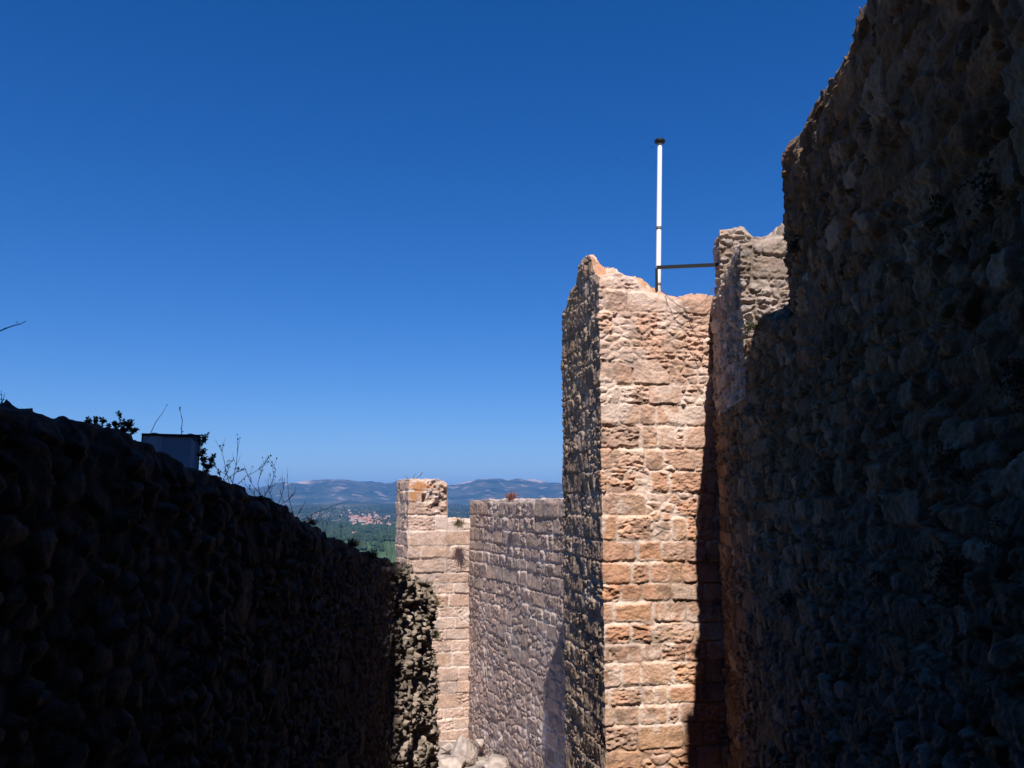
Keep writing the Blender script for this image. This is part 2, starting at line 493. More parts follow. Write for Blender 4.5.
# --- right-hand wall in shade
Tnear = idw([(1.9, 0.5, 3.05), (2.1, 4.9, 3.10), (2.2, 5.6, 3.02), (2.3, 6.3, 3.08), (2.35, 6.8, 3.02), (2.4, 7.3, 3.05)], ragged=0.09, block_h=0.20, seed=9, cell=0.34)
Tb2 = idw([(2.6, 9.8, 3.00), (2.9, 9.75, 3.04), (3.25, 9.8, 3.26), (2.7, 11, 3.0), (2.8, 12, 2.95)], ragged=0.045, block_h=0.05, seed=10)
Tfl = idw([(2.4, 7.4, 1.65), (3.4, 7.6, 2.0), (2.6, 9.6, 1.80), (3.4, 9.6, 2.3)], ragged=0.06, block_h=0.08, seed=12)
p = lambda Y, off=0.0: np.array([PX(Y) + off * 0.995, Y - off * 0.0995])
def near_fine(Y1):
    def fn(L):
        t = 0; out = []
        while t < L - 0.005:
            out.append(t)
            Y = Y1 - t * 0.995
            t += min(0.018, max(0.009, 0.0022 * Y)) if Y > 2.2 else 0.06
        return np.array(out)
    return fn
def wall_piece(Ya, Yb, zr, T, sp_near, off, top_rows, style):
    """piece of the right wall between depths Ya<Yb; courses line up between pieces"""
    cs = [p(Ya, 1.6), p(Yb, 1.6), p(Yb, -off), p(Ya, -off)]
    L1 = np.linalg.norm(cs[1] - cs[0]); L2 = np.linalg.norm(cs[2] - cs[1])
    s0 = 20.0 - Yb * 1.005 - L1 - L2
    block(sh, cs, [0.2, 0.2, near_fine(Yb), sp_near], zr, T, [p(Ya + 0.6, 0.7), p(Yb - 0.6, 0.7)], style, s0=s0, top_rows=top_rows)
sh = Shell()
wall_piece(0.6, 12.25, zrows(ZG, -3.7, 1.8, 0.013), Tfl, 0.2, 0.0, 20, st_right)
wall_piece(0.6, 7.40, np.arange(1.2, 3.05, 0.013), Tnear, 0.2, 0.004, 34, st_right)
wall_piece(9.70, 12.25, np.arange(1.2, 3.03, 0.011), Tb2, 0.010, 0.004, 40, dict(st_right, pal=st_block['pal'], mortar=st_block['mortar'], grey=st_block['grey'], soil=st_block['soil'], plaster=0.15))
# unseen taller stump on the wall close by, placed for its stepped shadow
Tst = idw([(2.8, 3, 8.75), (3.4, 3, 8.75), (2.8, 1, 8.8)], ragged=0.02, block_h=0.03, seed=19)
block(sh, [(2.58, 1.0), (3.5, 1.0), (3.5, 3.9), (2.58, 3.9)], [0.1, 0.1, 0.1, 0.06], np.arange(2.0, 8.75, 0.08), Tst, [(2.9, 1.8), (2.9, 3.2)], st_right, s0=9, top_rows=8)
right_wall = sh.build('castle_wall', M_STONE)
tag(right_wall, 'high rough stone wall in deep shade along the right, top notched by a gap', 'wall')

# --- merlon at the end of that wall
sh = Shell()
my = math.radians(-4)
mx = np.array([math.cos(my), math.sin(my)]); mn = np.array([-math.sin(my), math.cos(my)])
m0 = np.array([2.97, 12.06])
Tm = idw([(2.9, 12, 3.93), (3.3, 12, 3.95), (3.5, 12.1, 3.8), (3.0, 12.4, 3.9)], ragged=0.03, block_h=0.06, seed=29, cell=0.2)
block(sh, [m0 + mx * 0.8, m0 + mx * 0.8 + mn * 0.42, m0 + mn * 0.42, m0], [0.05, 0.05, 0.012, 0.011], np.arange(2.6, 3.9, 0.011), Tm, [m0 + mx * 0.25 + mn * 0.2, m0 + mx * 0.6 + mn * 0.2], st_block, s0=5, top_rows=18)
merlon = sh.build('merlon', M_STONE)
tag(merlon, 'short sunlit masonry block where the black handrail ends, right of the tower', 'merlon')

# --- left wall in shade
LT = [(0, 400), (30, 405), (55, 416), (78, 424), (110, 432), (150, 447), (200, 466), (235, 482), (250, 490), (275, 503), (300, 517), (330, 536), (365, 552), (398, 565)]
pts = []
for (x, y) in LT:
    d = ray(x, y); k_ = (-1.38 + 0.0117 * 0.6) / (d[0] + 0.0117 * d[1])
    pts.append((k_ * d[1], k_ * d[2]))
pts += [(11.3, -0.86), (11.9, -0.98), (12.4, -1.12), (12.8, -1.32), (13.4, -1.9)]
pts = [(-1, 0.30), (1.5, 0.29)] + pts
lY = np.array([a for a, b in pts]); lZ = np.array([b for a, b in pts])
def Tleft(x, y):
    base = np.interp(y, lY, lZ)
    f1, f2, cid = voronoi(x / 0.3, y / 0.22, 33)
    return base + (cid - 0.5) * 0.05 * sstep(0, 0.2, f2 - f1) + 0.05 * fbm(x * 2, y * 2, 4, 34) + 0.01 * fbm(x * 14, y * 14, 3, 35) + 0.0
TH = 1.5
lw = [(-1.38, 0.6), (-1.443, 6.0), (-1.47, 10.95), (-1.05, 12.75), (-1.75, 13.3), (-1.40 - TH, 11.8), (-1.38 - TH, 0.6)]
# reorder so that outside is right of travel (CCW): front face travels +Y -> outside is +X
sh = Shell()
zr = zrows(ZG, -3.9, 0.0, 0.016)
def extra_left(S, Z, h, c):
    # sunlit far end: sunlight painted in as paler colour, plus deep open joints
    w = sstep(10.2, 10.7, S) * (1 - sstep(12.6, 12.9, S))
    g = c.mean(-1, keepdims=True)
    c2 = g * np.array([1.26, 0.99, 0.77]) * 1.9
    h2 = h * 1.5 + 0.06 * fbm(S * 6, Z * 5, 4, 611) - 0.13 * sstep(-0.04, 0.12, fbm(S * 7, Z * 4.5, 4, 612))
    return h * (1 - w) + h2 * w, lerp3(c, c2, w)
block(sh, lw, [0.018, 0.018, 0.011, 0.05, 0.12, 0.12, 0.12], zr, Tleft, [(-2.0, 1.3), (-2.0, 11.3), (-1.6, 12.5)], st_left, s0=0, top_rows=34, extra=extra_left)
left_wall = sh.build('rubble_wall', M_STONE)
tag(left_wall, 'rubble wall in near-black shade on the left, its top sloping down rightwards', 'wall')

# --- far wall (grazed by the sun) and the end tower
fl0 = np.array([-1.19, 24.6]); fdir = np.array([0.335, -0.942]); fn = np.array([0.942, 0.335])
fl1 = fl0 + fdir * 9.2
def Tfar(x, y):
    return 0.13 + 0.06 * fbm(x * 1.4, y * 1.4, 3, 5) + 0.06 * fbm(x * 6, y * 6, 3, 6)
sh = Shell()
zr = zrows(ZG - 0.6, ZG - 0.3, 0.15, 0.022)
block(sh, [fl0, fl1, fl1 + fn * 0.7, fl0 + fn * 0.7], [0.022, 0.2, 0.2, 0.2], zr, Tfar, [fl0 + fn * 0.35 + fdir * 0.4, fl1 + fn * 0.35 - fdir * 0.4], st_far, s0=0, top_rows=10)
far_wall = sh.build('curtain_wall', M_STONE_FAR)
tag(far_wall, 'long grey-brown coursed stone wall with level top, between end tower and tall tower', 'wall')

e0 = np.array([-2.84, 24.0]); ex = np.array([0.945, 0.327]); ey = np.array([-0.327, 0.945])
def Tend(x, y):
    u = (x - e0[0]) * ex[0] + (y - e0[1]) * ex[1]
    v = (x - e0[0]) * ey[0] + (y - e0[1]) * ey[1]
    n = 0.05 * fbm(x * 5, y * 5, 3, 8) + 0.03 * fbm(x * 18, y * 18, 2, 9)
    mer = 0.70 - 0.10 * sstep(0.80, 1.1, u) + 1.6 * n
    led = -0.36 - 0.05 * sstep(1.2, 1.8, u) + n * 0.7
    uu = u + 0.10 * fbm(x * 0 + 1.3, y * 6, 2, 3)
    return np.where(uu < 1.10, mer, led)
sh = Shell()
zr = zrows(ZG - 0.6, ZG - 0.3, 0.4, 0.020)
def extra_end(S, Z, h, c):
    # putlog hole and orange lichen on the merlon; rough eroded core on its right
    u = S
    hole = (1 - sstep(0.045, 0.075, np.maximum(np.abs(u - 0.44) * 1.3, np.abs(Z - 0.18) * 0.55)))
    h = h - 0.22 * hole
    core = sstep(0.50, 0.60, u + 0.08 * fbm(u * 6, Z * 6, 3, 4)) * (1 - sstep(1.15, 1.25, u)) * sstep(-0.25, -0.18, Z)
    cn = fbm(u * 6, Z * 8, 4, 12, 0.6)
    h = h - core * (0.05 - 0.35 * cn)
    c = c * (1 - core * 0.45 * sstep(0.0, -0.15, cn))[..., None]
    orange = sstep(0.0, 0.1, fbm(u * 5, Z * 5, 3, 91) + 0.30 - 1.3 * np.abs(Z - 0.50) - 0.7 * np.abs(u - 0.2)) * (u > 0)
    c = lerp3(c, np.broadcast_to(np.array((0.46, 0.20, 0.07)), c.shape), orange * 0.85)
    pale = sstep(0.02, 0.10, fbm(u * 3, Z * 5, 3, 44) + 0.22 - 1.5 * np.abs(Z + 0.50) - 0.25 * (u < 0.7)) * (u > 0.5)
    c = lerp3(c, np.broadcast_to(np.array((0.60, 0.47, 0.40)), c.shape), pale * 0.85)
    h = h * (1 - pale * 0.5)
    return h, c
# travel: start at back-left, down the left side, then across the front
ew = [e0 + ey * 1.6, e0, e0 + ex * 2.1, e0 + ex * 2.1 + ey * 1.6]
block(sh, ew, [0.03, 0.018, 0.2, 0.2], zr, Tend, [e0 + ex * 0.6 + ey * 0.8, e0 + ex * 1.6 + ey * 0.8], st_end, s0=-1.6, top_rows=30, extra=extra_end)
end_tower = sh.build('ruined_tower', M_STONE_FAR)
tag(end_tower, 'small distant sunlit tower stub with orange-stained square top and lower ledge', 'tower')

# --- unseen masonry behind the viewer: keep placed by its shadow, curtain added to block sky
sh = Shell()
st_back = dict(st_right); st_back.update(seed=83, _c=None)
Tk = lambda x, y: 19.0 + 0.1 * fbm(x * 2, y * 2, 3, 2)
block(sh, [(-12, -8), (-1.05, -8), (-1.05, -1.5), (-12, -1.5)], [0.6, 0.12, 0.12, 0.6], np.arange(ZG, 19, 0.12), Tk, [(-8, -4.5), (-5, -4.5)], st_back, s0=0, top_rows=6)
keep = sh.build('castle_keep', M_STONE)
tag(keep, 'tall stone keep behind the viewer that throws the left wall into shade', 'keep')
sh = Shell()
Tc = lambda x, y: 12.0 + 0.1 * fbm(x * 2, y * 2, 3, 2)
block(sh, [(-0.99, -3.2), (9, -3.2), (9, -1.8), (-0.99, -1.8)], [0.3, 0.3, 0.12, 0.3], np.arange(ZG, 12, 0.12), Tc, [(0, -2.5), (8, -2.5)], st_back, s0=30, top_rows=6)
curt = sh.build('shade_wall', M_STONE)
tag(curt, 'unseen stone wall added behind the viewer to darken the passage, joined to the keep', 'wall')

# ------------------------------------------------------------------ terrain
ZP = -120.0
def ridge(az, d):
    """height of land above the plain level, az in degrees right of +Y, d metres"""
    x = d * np.sin(np.radians(az)); y = d * np.cos(np.radians(az))
    z = np.zeros_like(x)
    # main mountain range at 15-22 km
    px = 512 + F * np.tan(np.radians(np.clip(az, -60, 60)))
    crest_px = np.array([-600, 0, 250, 275, 290, 305, 330, 350, 372, 388, 400, 418, 432, 444, 455, 466, 480, 494, 508, 520, 535, 548, 566, 620, 760, 1024, 1700])
    crest_y = np.array([494, 492, 491, 489, 486, 484, 482.5, 483, 484.5, 487, 483.5, 482, 484, 487, 488, 485, 481, 481.3, 483.5, 481.5, 483.5, 486, 486, 488, 486, 491, 494])
    cy = np.interp(px, crest_px, crest_y) + 3.0 * fbm(px / 17, px * 0 + 3, 6, 8, 0.6)
    H = (506.5 - cy) / F * 19000 - ZP
    H = H * (1 + 0.02 * fbm(az * 3.0, az * 0 + 1, 4, 3))
    prof = sstep(13500, 18600, d) ** 1.25
    dj = d + 500 * fbm(x / 900, y / 900, 4, 71)
    cliff = sstep(18520, 18700, dj)
    back = 1 - 0.25 * sstep(19500, 26000, d)
    n = fbm(x / 2600, y / 2600, 6, 61, 0.55)
    rg = 1 - np.abs(fbm(x / 1800, y / 1800, 5, 62, 0.55)) * 4
    z = z + H * (0.90 * prof + 0.10 * cliff) * back + 190 * n * prof * (1 - cliff) + 120 * rg * prof * (1 - cliff)
    # foothills
    f1 = np.exp(-((d - 11500) / 1700.0) ** 2) * (60 + 300 * np.clip(fbm(x / 2400, y / 2400, 5, 63) + 0.18, 0, 1))
    f2 = np.exp(-((d - 8200) / 1100.0) ** 2) * (14 + 190 * np.clip(fbm(x / 1500, y / 1500, 5, 64) + 0.1, 0, 1))
    f3 = np.exp(-((d - 5600) / 600.0) ** 2) * (10 + 60 * np.clip(fbm(x / 700, y / 700, 4, 65) + 0.1, 0, 1))
    z = z + f1 + f2 + f3
    return z
def terrain_z(x, y):
    d = np.hypot(x, y); az = np.degrees(np.arctan2(x, y))
    z = ZP + ridge(az, d)
    hill = 1 - sstep(math.log(32), math.log(620), np.log(np.maximum(d, 1)))
    z = z * (1 - hill) + ZG * hill
    z = z + 0.25 * fbm(x * 0.5, y * 0.5, 4, 5) * np.clip(d / 30, 0.25, 1)
    return z
az_f = np.arange(-24, 8, 0.07)
az_c = np.concatenate([np.arange(8, 336, 2.0)])
azs = np.concatenate([az_f, az_c])
rs_ = np.concatenate([np.arange(0.5, 40, 0.5), np.geomspace(40, 13000, 150), np.arange(13100, 18000, 60), np.arange(18000, 19300, 25), np.geomspace(19350, 31000, 22), [60000.0]])
A, R = np.meshgrid(azs, rs_)
TXx = R * np.sin(np.radians(A)); TYy = R * np.cos(np.radians(A))
A2 = np.where(A > 180, A - 360, A)
TZz = terrain_z(TXx, TYy)
sh = Shell()
sh.grid(np.stack([TXx, TYy, TZz], -1), np.full(TXx.shape + (3,), 0.1), wrap=True, flip=True)
# close the centre
cen = np.zeros((2, len(azs), 3)); cen[0, :, 2] = ZG; cen[1] = np.stack([TXx[0], TYy[0], TZz[0]], -1)
sh.grid(cen, np.full((2, len(azs), 3), 0.1), wrap=True, flip=True)

def terrain_material():
    m, nt, b = new_mat('countryside')
    L = nt.links.new
    geo = nt.nodes.new('ShaderNodeNewGeometry')
    sep = nt.nodes.new('ShaderNodeSeparateXYZ'); L(geo.outputs['Position'], sep.inputs[0])
    def noise(scale, det=5):
        mp = nt.nodes.new('ShaderNodeVectorMath'); mp.operation = 'SCALE'; mp.inputs['Scale'].default_value = scale
        L(geo.outputs['Position'], mp.inputs[0])
        n = nt.nodes.new('ShaderNodeTexNoise'); n.inputs['Scale'].default_value = 1; n.inputs['Detail'].default_value = det
        L(mp.outputs[0], n.inputs['Vector']); return n.outputs[0]
    def ramp(src, stops):
        cr = nt.nodes.new('ShaderNodeValToRGB'); L(src, cr.inputs[0])
        e = cr.color_ramp.elements
        e[0].position, e[0].color = stops[0][0], (*stops[0][1], 1)
        e[1].position, e[1].color = stops[-1][0], (*stops[-1][1], 1)
        for p_, c_ in stops[1:-1]:
            k = e.new(p_); k.color = (*c_, 1)
        return cr.outputs[0]
    def rng(src, a, b_, lo=0.0, hi=1.0):
        mr = nt.nodes.new('ShaderNodeMapRange'); mr.inputs[1].default_value = a; mr.inputs[2].default_value = b_
        mr.inputs[3].default_value = lo; mr.inputs[4].default_value = hi; L(src, mr.inputs[0]); return mr.outputs[0]
    def mix(f, a, b_):
        mx = nt.nodes.new('ShaderNodeMix'); mx.data_type = 'RGBA'; L(f, mx.inputs[0])
        for sck, v in ((6, a), (7, b_)):
            if isinstance(v, tuple): mx.inputs[sck].default_value = (*v, 1)
            else: L(v, mx.inputs[sck])
        return mx.outputs[2]
    scrub = ramp(noise(1 / 420.0, 8), [(0.35, (0.020, 0.034, 0.016)), (0.5, (0.040, 0.055, 0.028)), (0.62, (0.075, 0.075, 0.045)), (0.75, (0.16, 0.12, 0.08))])
    # patchwork of fields on the plain
    vm = nt.nodes.new('ShaderNodeVectorMath'); vm.operation = 'MULTIPLY'; vm.inputs[1].default_value = (1 / 330.0, 1 / 520.0, 0)
    L(geo.outputs['Position'], vm.inputs[0])
    vo = nt.nodes.new('ShaderNodeTexVoronoi'); L(vm.outputs[0], vo.inputs['Vector']); vo.inputs['Scale'].default_value = 1
    sc = nt.nodes.new('ShaderNodeSeparateColor'); L(vo.outputs['Color'], sc.inputs[0])
    fields = ramp(sc.outputs[0], [(0.0, (0.05, 0.10, 0.028)), (0.35, (0.07, 0.13, 0.035)), (0.55, (0.10, 0.12, 0.05)), (0.75, (0.17, 0.12, 0.075)), (1.0, (0.045, 0.075, 0.03))])
    green = mix(rng(noise(1 / 90.0), 0.4, 0.65), (0.050, 0.090, 0.038), (0.075, 0.115, 0.052))
    ln = nt.nodes.new('ShaderNodeVectorMath'); ln.operation = 'LENGTH'; L(geo.outputs['Position'], ln.inputs[0])
    nearf = rng(ln.outputs['Value'], 3200, 3500, 1, 0)
    flds = mix(nearf, fields, green)
    isplain = rng(ln.outputs['Value'], 4200, 5200, 1, 0)
    col = mix(isplain, scrub, flds)
    nrm = nt.nodes.new('ShaderNodeSeparateXYZ'); L(geo.outputs['True Normal'], nrm.inputs[0])
    steep = rng(nrm.outputs[2], 0.80, 0.66)
    cl = nt.nodes.new('ShaderNodeMath'); cl.operation = 'MULTIPLY'; L(steep, cl.inputs[0]); L(rng(ln.outputs['Value'], 17800, 18300), cl.inputs[1])
    cl2 = nt.nodes.new('ShaderNodeMath'); cl2.operation = 'MULTIPLY'; L(cl.outputs[0], cl2.inputs[0]); L(rng(noise(1 / 800.0, 6), 0.38, 0.52, 0.15, 1), cl2.inputs[1])
    col = mix(cl2.outputs[0], col, (0.34, 0.28, 0.25))
    # pale limestone scarp below the plateau edge, and a few bare screes
    b1 = nt.nodes.new('ShaderNodeMath'); b1.operation = 'MULTIPLY'
    L(rng(ln.outputs['Value'], 18250, 18400), b1.inputs[0]); L(rng(ln.outputs['Value'], 18750, 18850, 1, 0), b1.inputs[1])
    b2 = nt.nodes.new('ShaderNodeMath'); b2.operation = 'MULTIPLY'
    L(b1.outputs[0], b2.inputs[0]); L(rng(noise(1 / 1500.0, 7), 0.48, 0.58), b2.inputs[1])
    col = mix(b2.outputs[0], col, (0.36, 0.29, 0.25))
    sc_ = nt.nodes.new('ShaderNodeMath'); sc_.operation = 'MULTIPLY'
    L(rng(noise(1 / 260.0, 7), 0.60, 0.68, 0, 0.8), sc_.inputs[0]); L(rng(ln.outputs['Value'], 5000, 7000), sc_.inputs[1])
    col = mix(sc_.outputs[0], col, (0.26, 0.20, 0.15))
    rock = ramp(noise(1.2, 8), [(0.3, (0.20, 0.16, 0.13)), (0.55, (0.34, 0.29, 0.25)), (0.75, (0.46, 0.40, 0.35))])
    grass = ramp(noise(0.4, 8), [(0.35, (0.05, 0.06, 0.03)), (0.65, (0.14, 0.12, 0.07))])
    hillc = mix(rng(ln.outputs['Value'], 30, 60), rock, grass)
    col = mix(rng(ln.outputs['Value'], 250, 800), hillc, col)
    L(col, b.inputs['Base Color'])
    b.inputs['Roughness'].default_value = 1; b.inputs['Specular IOR Level'].default_value = 0.0
    bp = nt.nodes.new('ShaderNodeBump'); bp.inputs['Distance'].default_value = 0.15; bp.inputs['Strength'].default_value = 0.6
    L(noise(6.0, 8), bp.inputs['Height']); L(bp.outputs[0], b.inputs['Normal'])
    return m
ground = sh.build('ground', terrain_material())
tag(ground, kind='structure')

# terrace the viewer stands on
tv = [(-1.3, -1.75, ZG), (1.72, -1.75, ZG), (1.72, 0.8, ZG), (-1.3, 0.8, ZG), (-1.3, -1.75, -1.65), (1.72, -1.75, -1.65), (1.72, 0.8, -1.65), (-1.3, 0.8, -1.65)]
terr = link_mesh('terrace', tv, [(0, 3, 2, 1), (4, 5, 6, 7), (0, 1, 5, 4), (1, 2, 6, 5), (2, 3, 7, 6), (3, 0, 4, 7)], plain('terrace_stone', (0.22, 0.19, 0.16), 0.95, noise=0.3))
tag(terr, kind='structure')

# ------------------------------------------------------------------ boulders at the foot of the far wall
M_ROCK = plain('pale_limestone', (0.34, 0.275, 0.235), 0.95, noise=0.5, nscale=5.0, spec=0.1)
def boulder(px, py, Y, rx, ry, rz, seed, label):
    c = at(px, py, Y)
    n, m = 96, 64
    th = np.linspace(0, 2 * np.pi, n, endpoint=False); ph = np.linspace(0.02, np.pi - 0.02, m)
    TH_, PH = np.meshgrid(th, ph)
    dx, dy, dz = np.sin(PH) * np.cos(TH_), np.sin(PH) * np.sin(TH_), np.cos(PH)
    rs0 = np.random.RandomState(seed)
    pl = rs0.normal(size=(26, 3)); pl /= np.linalg.norm(pl, axis=1)[:, None]
    r = np.full_like(dx, 1.25)
    for q in pl:
        dot = dx * q[0] + dy * q[1] + dz * q[2]
        dd = rs0.uniform(0.62, 1.0)
        r = np.where(dot > 0.2, np.minimum(r, dd / np.maximum(dot, 0.2)), r)
    r = r * (1 + 0.16 * fbm(dx * 4 + dz * 3 + seed, dy * 4 - dz * 3, 5, seed, 0.6))
    P = np.stack([c[0] + rx * r * dx, c[1] + ry * r * dy, c[2] + rz * r * dz], -1)
    s_ = Shell(); s_.grid(P, np.full(P.shape, 0.4), wrap=True, flip=True)
    o = s_.build('boulder', M_ROCK)
    tag(o, label, 'boulder', 'pale boulders at the foot of the far wall')
boulder(464, 754, 22.6, 0.42, 0.45, 0.36, 3, 'largest pale boulder, leaning against the foot of the long coursed wall')
boulder(447, 768, 22.2, 0.55, 0.5, 0.40, 5, 'pale flat boulder lowest on the left beside the shaded rubble wall')
boulder(494, 768, 21.6, 0.40, 0.5, 0.35, 8, 'pale boulder at the bottom right of the boulder group')
boulder(480, 744, 23.2, 0.16, 0.2, 0.14, 12, 'small pale stone wedged behind the largest boulder against the coursed wall')
boulder(449, 748, 23.3, 0.20, 0.2, 0.15, 13, 'small pale stone behind the flat boulder, below the end tower')
boulder(481, 766, 21.7, 0.17, 0.2, 0.15, 14, 'small pale stone in front between the two right boulders')

# ------------------------------------------------------------------ flagpole, handrail, cable
def tube(pts, rad, seg=8):
    """vertices / faces of a tube through pts, rad float or list"""
    V = []; Fc = []
    pts = [Vector(p_) for p_ in pts]
    n = len(pts)
    rads = rad if isinstance(rad, (list, tuple)) else [rad] * n
    for i, p_ in enumerate(pts):
        d = (pts[min(i + 1, n - 1)] - pts[max(i - 1, 0)]).normalized()
        u = d.orthogonal().normalized() if i == 0 else (u - d * u.dot(d)).normalized()
        w = d.cross(u)
        for k in range(seg):
            a = 2 * math.pi * k / seg
            V.append(p_ + (u * math.cos(a) + w * math.sin(a)) * rads[i])
    for i in range(n - 1):
        for k in range(seg):
            k2 = (k + 1) % seg
            Fc.append((i * seg + k, i * seg + k2, (i + 1) * seg + k2, (i + 1) * seg + k))
    Fc.append(tuple(range(seg))[::-1]); Fc.append(tuple((n - 1) * seg + k for k in range(seg)))
    return V, Fc

def merge(parts):
    V = []; Fc = []
    for v, f in parts:
        o = len(V); V += list(v); Fc += [tuple(i + o for i in q) for q in f]
    return V, Fc

def lathe(prof, seg=20):
    V = []; Fc = []
    for r, z in prof:
        for k in range(seg):
            a = 2 * math.pi * k / seg
            V.append((r * math.cos(a), r * math.sin(a), z))
    n = len(prof)
    for i in range(n - 1):
        for k in range(seg):
            k2 = (k + 1) % seg
            Fc.append((i * seg + k, i * seg + k2, (i + 1) * seg + k2, (i + 1) * seg + k))
    Fc.append(tuple(range(seg))[::-1]); Fc.append(tuple((n - 1) * seg + k for k in range(seg)))
    return V, Fc

M_WHITE = plain('white_paint', (0.82, 0.82, 0.80), 0.4)
M_BLACK = plain('black_metal', (0.012, 0.012, 0.014), 0.45)
M_STEEL = plain('dull_steel', (0.25, 0.22, 0.2), 0.5, 0.6)
YP = 12.9
pt = at(659.8, 143, YP); pb = at(658.2, 292, YP)
axis = Vector(pt) - Vector(pb)
Hp = axis.length
base_ext = 0.55
root = empty('flagpole', Vector(pb) - axis.normalized() * base_ext)
root.rotation_euler = axis.to_track_quat('Z', 'Y').to_euler()
tag(root, 'slender white pole with a black disc cap standing on top of the sunlit tower', 'flagpole')
Hp += base_ext
v, f = lathe([(0.040, 0), (0.040, Hp * 0.30), (0.038, Hp * 0.30 + 0.01), (0.036, Hp - 0.02), (0.031, Hp)], 20)
link_mesh('pole', v, f, M_WHITE, root, True)
v, f = lathe([(0.02, Hp - 0.01), (0.072, Hp + 0.0), (0.083, Hp + 0.015), (0.083, Hp + 0.035), (0.07, Hp + 0.055), (0.01, Hp + 0.062)], 24)
link_mesh('cap', v, f, M_BLACK, root)
for zz in (base_ext + 0.10, base_ext + 0.99):
    v, f = lathe([(0.041, zz), (0.047, zz + 0.004), (0.047, zz + 0.035), (0.041, zz + 0.039)], 20)
    link_mesh('collar', v, f, M_STEEL, root)

def bar(a, b, w, h):
    """rectangular bar from a to b"""
    a = Vector(a); b = Vector(b); d = (b - a).normalized()
    up = Vector((0, 0, 1)) if abs(d.z) < 0.9 else Vector((0, 1, 0))
    sx = d.cross(up).normalized() * w / 2; sz = sx.normalized().cross(d) * h / 2
    V = [a - sx - sz, a + sx - sz, a + sx + sz, a - sx + sz, b - sx - sz, b + sx - sz, b + sx + sz, b - sx + sz]
    Fc = [(3, 2, 1, 0), (4, 5, 6, 7), (0, 1, 5, 4), (1, 2, 6, 5), (2, 3, 7, 6), (3, 0, 4, 7)]
    return V, Fc
rp0 = at(656.5, 292, 12.5); rp1 = at(656.5, 267.5, 12.5); rp2 = at(722, 264.5, 12.28)
root = empty('handrail', (rp0[0], rp0[1], rp0[2] - 0.3))
tag(root, 'black metal handrail running level from the foot of the white pole to the merlon', 'handrail')
o_ = Vector(root.location)
v, f = bar((0, 0, 0), Vector(rp1) - o_ - Vector((0, 0, 0.012)), 0.035, 0.035); link_mesh('post', v, f, M_BLACK, root)
v, f = bar(Vector(rp1) - o_, Vector(rp2) - o_, 0.035, 0.048); link_mesh('rail', v, f, M_BLACK, root)

M_CABLE = plain('grey_cable', (0.10, 0.08, 0.075), 0.7)
cp = [at(660, 287, 12.35), at(668, 297, 12.12), at(676, 304, 12.07), at(684, 308.5, 12.05), at(692, 309, 12.06), at(700, 305, 12.08), at(708, 296, 12.1), at(714, 286, 12.1), at(717, 281, 12.15)]
cp = [Vector(c_) for c_ in cp]
v1 = tube(cp, 0.0045, 6)
cp2 = [Vector(at(x, y, 12.03)) for x, y in ((685, 309), (688, 318), (691, 327), (697, 336), (702, 344))]
v2 = tube(cp2, 0.005, 6)
v, f = merge([v1, v2])
cb = link_mesh('cable', v, f, M_CABLE); tag(cb, 'thin dark cable sagging across the top of the tower below the handrail', 'cable')

# ------------------------------------------------------------------ metal box on the left wall
M_PANEL = plain('galvanised_sheet', (0.60, 0.70, 0.80), 0.35, 0.0, noise=0.12, nscale=5)
M_PANEL2 = plain('pale_strip', (0.85, 0.87, 0.9), 0.35, 0.0)
M_FRAME = plain('dark_frame', (0.03, 0.035, 0.04), 0.5)
BY0 = 5.1
b0 = at(138.5, 474, BY0); b1 = at(197, 430, BY0)
bw = b1[0] - b0[0]; bh = b1[2] - b0[2]
root = empty('metal_box', (b0[0], BY0, b0[2]), math.radians(19))
root.rotation_euler.x = math.radians(-20)
tag(root, 'blue-grey sheet metal box with dark edges on top of the shaded left wall', 'box')
bd = 0.12
def boxm(x0, y0, z0, x1, y1, z1):
    V = [(x0, y0, z0), (x1, y0, z0), (x1, y1, z0), (x0, y1, z0), (x0, y0, z1), (x1, y0, z1), (x1, y1, z1), (x0, y1, z1)]
    return V, [(3, 2, 1, 0), (4, 5, 6, 7), (0, 1, 5, 4), (1, 2, 6, 5), (2, 3, 7, 6), (3, 0, 4, 7)]
v, f = boxm(0.006, 0.006, 0, bw - 0.006, bd, bh - 0.008); link_mesh('body', v, f, M_PANEL, root)
v, f = merge([boxm(-0.002, -0.004, bh - 0.008, bw + 0.002, bd + 0.004, bh + 0.002), boxm(-0.001, -0.003, 0, 0.006, 0.006, bh - 0.008), boxm(bw - 0.006, -0.003, 0, bw + 0.001, 0.006, bh - 0.008)])
link_mesh('rim', v, f, M_FRAME, root)
v, f = boxm(0.007, 0.001, 0.0, 0.098, 0.0058, bh - 0.010); link_mesh('side_panel', v, f, M_PANEL2, root)
for x0, x1 in ((0.103, 0.112), (bw - 0.050, bw - 0.026)):
    v, f = boxm(x0, -0.001, 0.0, x1, 0.006, bh - 0.010); link_mesh('strip', v, f, M_PANEL2, root)
for xc in (0.068, 0.272):
    P_ = [(xc - 0.022, 0.01, bh), (xc - 0.018, 0.01, bh + 0.008), (xc, 0.01, bh + 0.012), (xc + 0.018, 0.01, bh + 0.008), (xc + 0.022, 0.01, bh)]
    v, f = tube(P_, 0.003, 6); link_mesh('handle', v, f, M_FRAME, root)

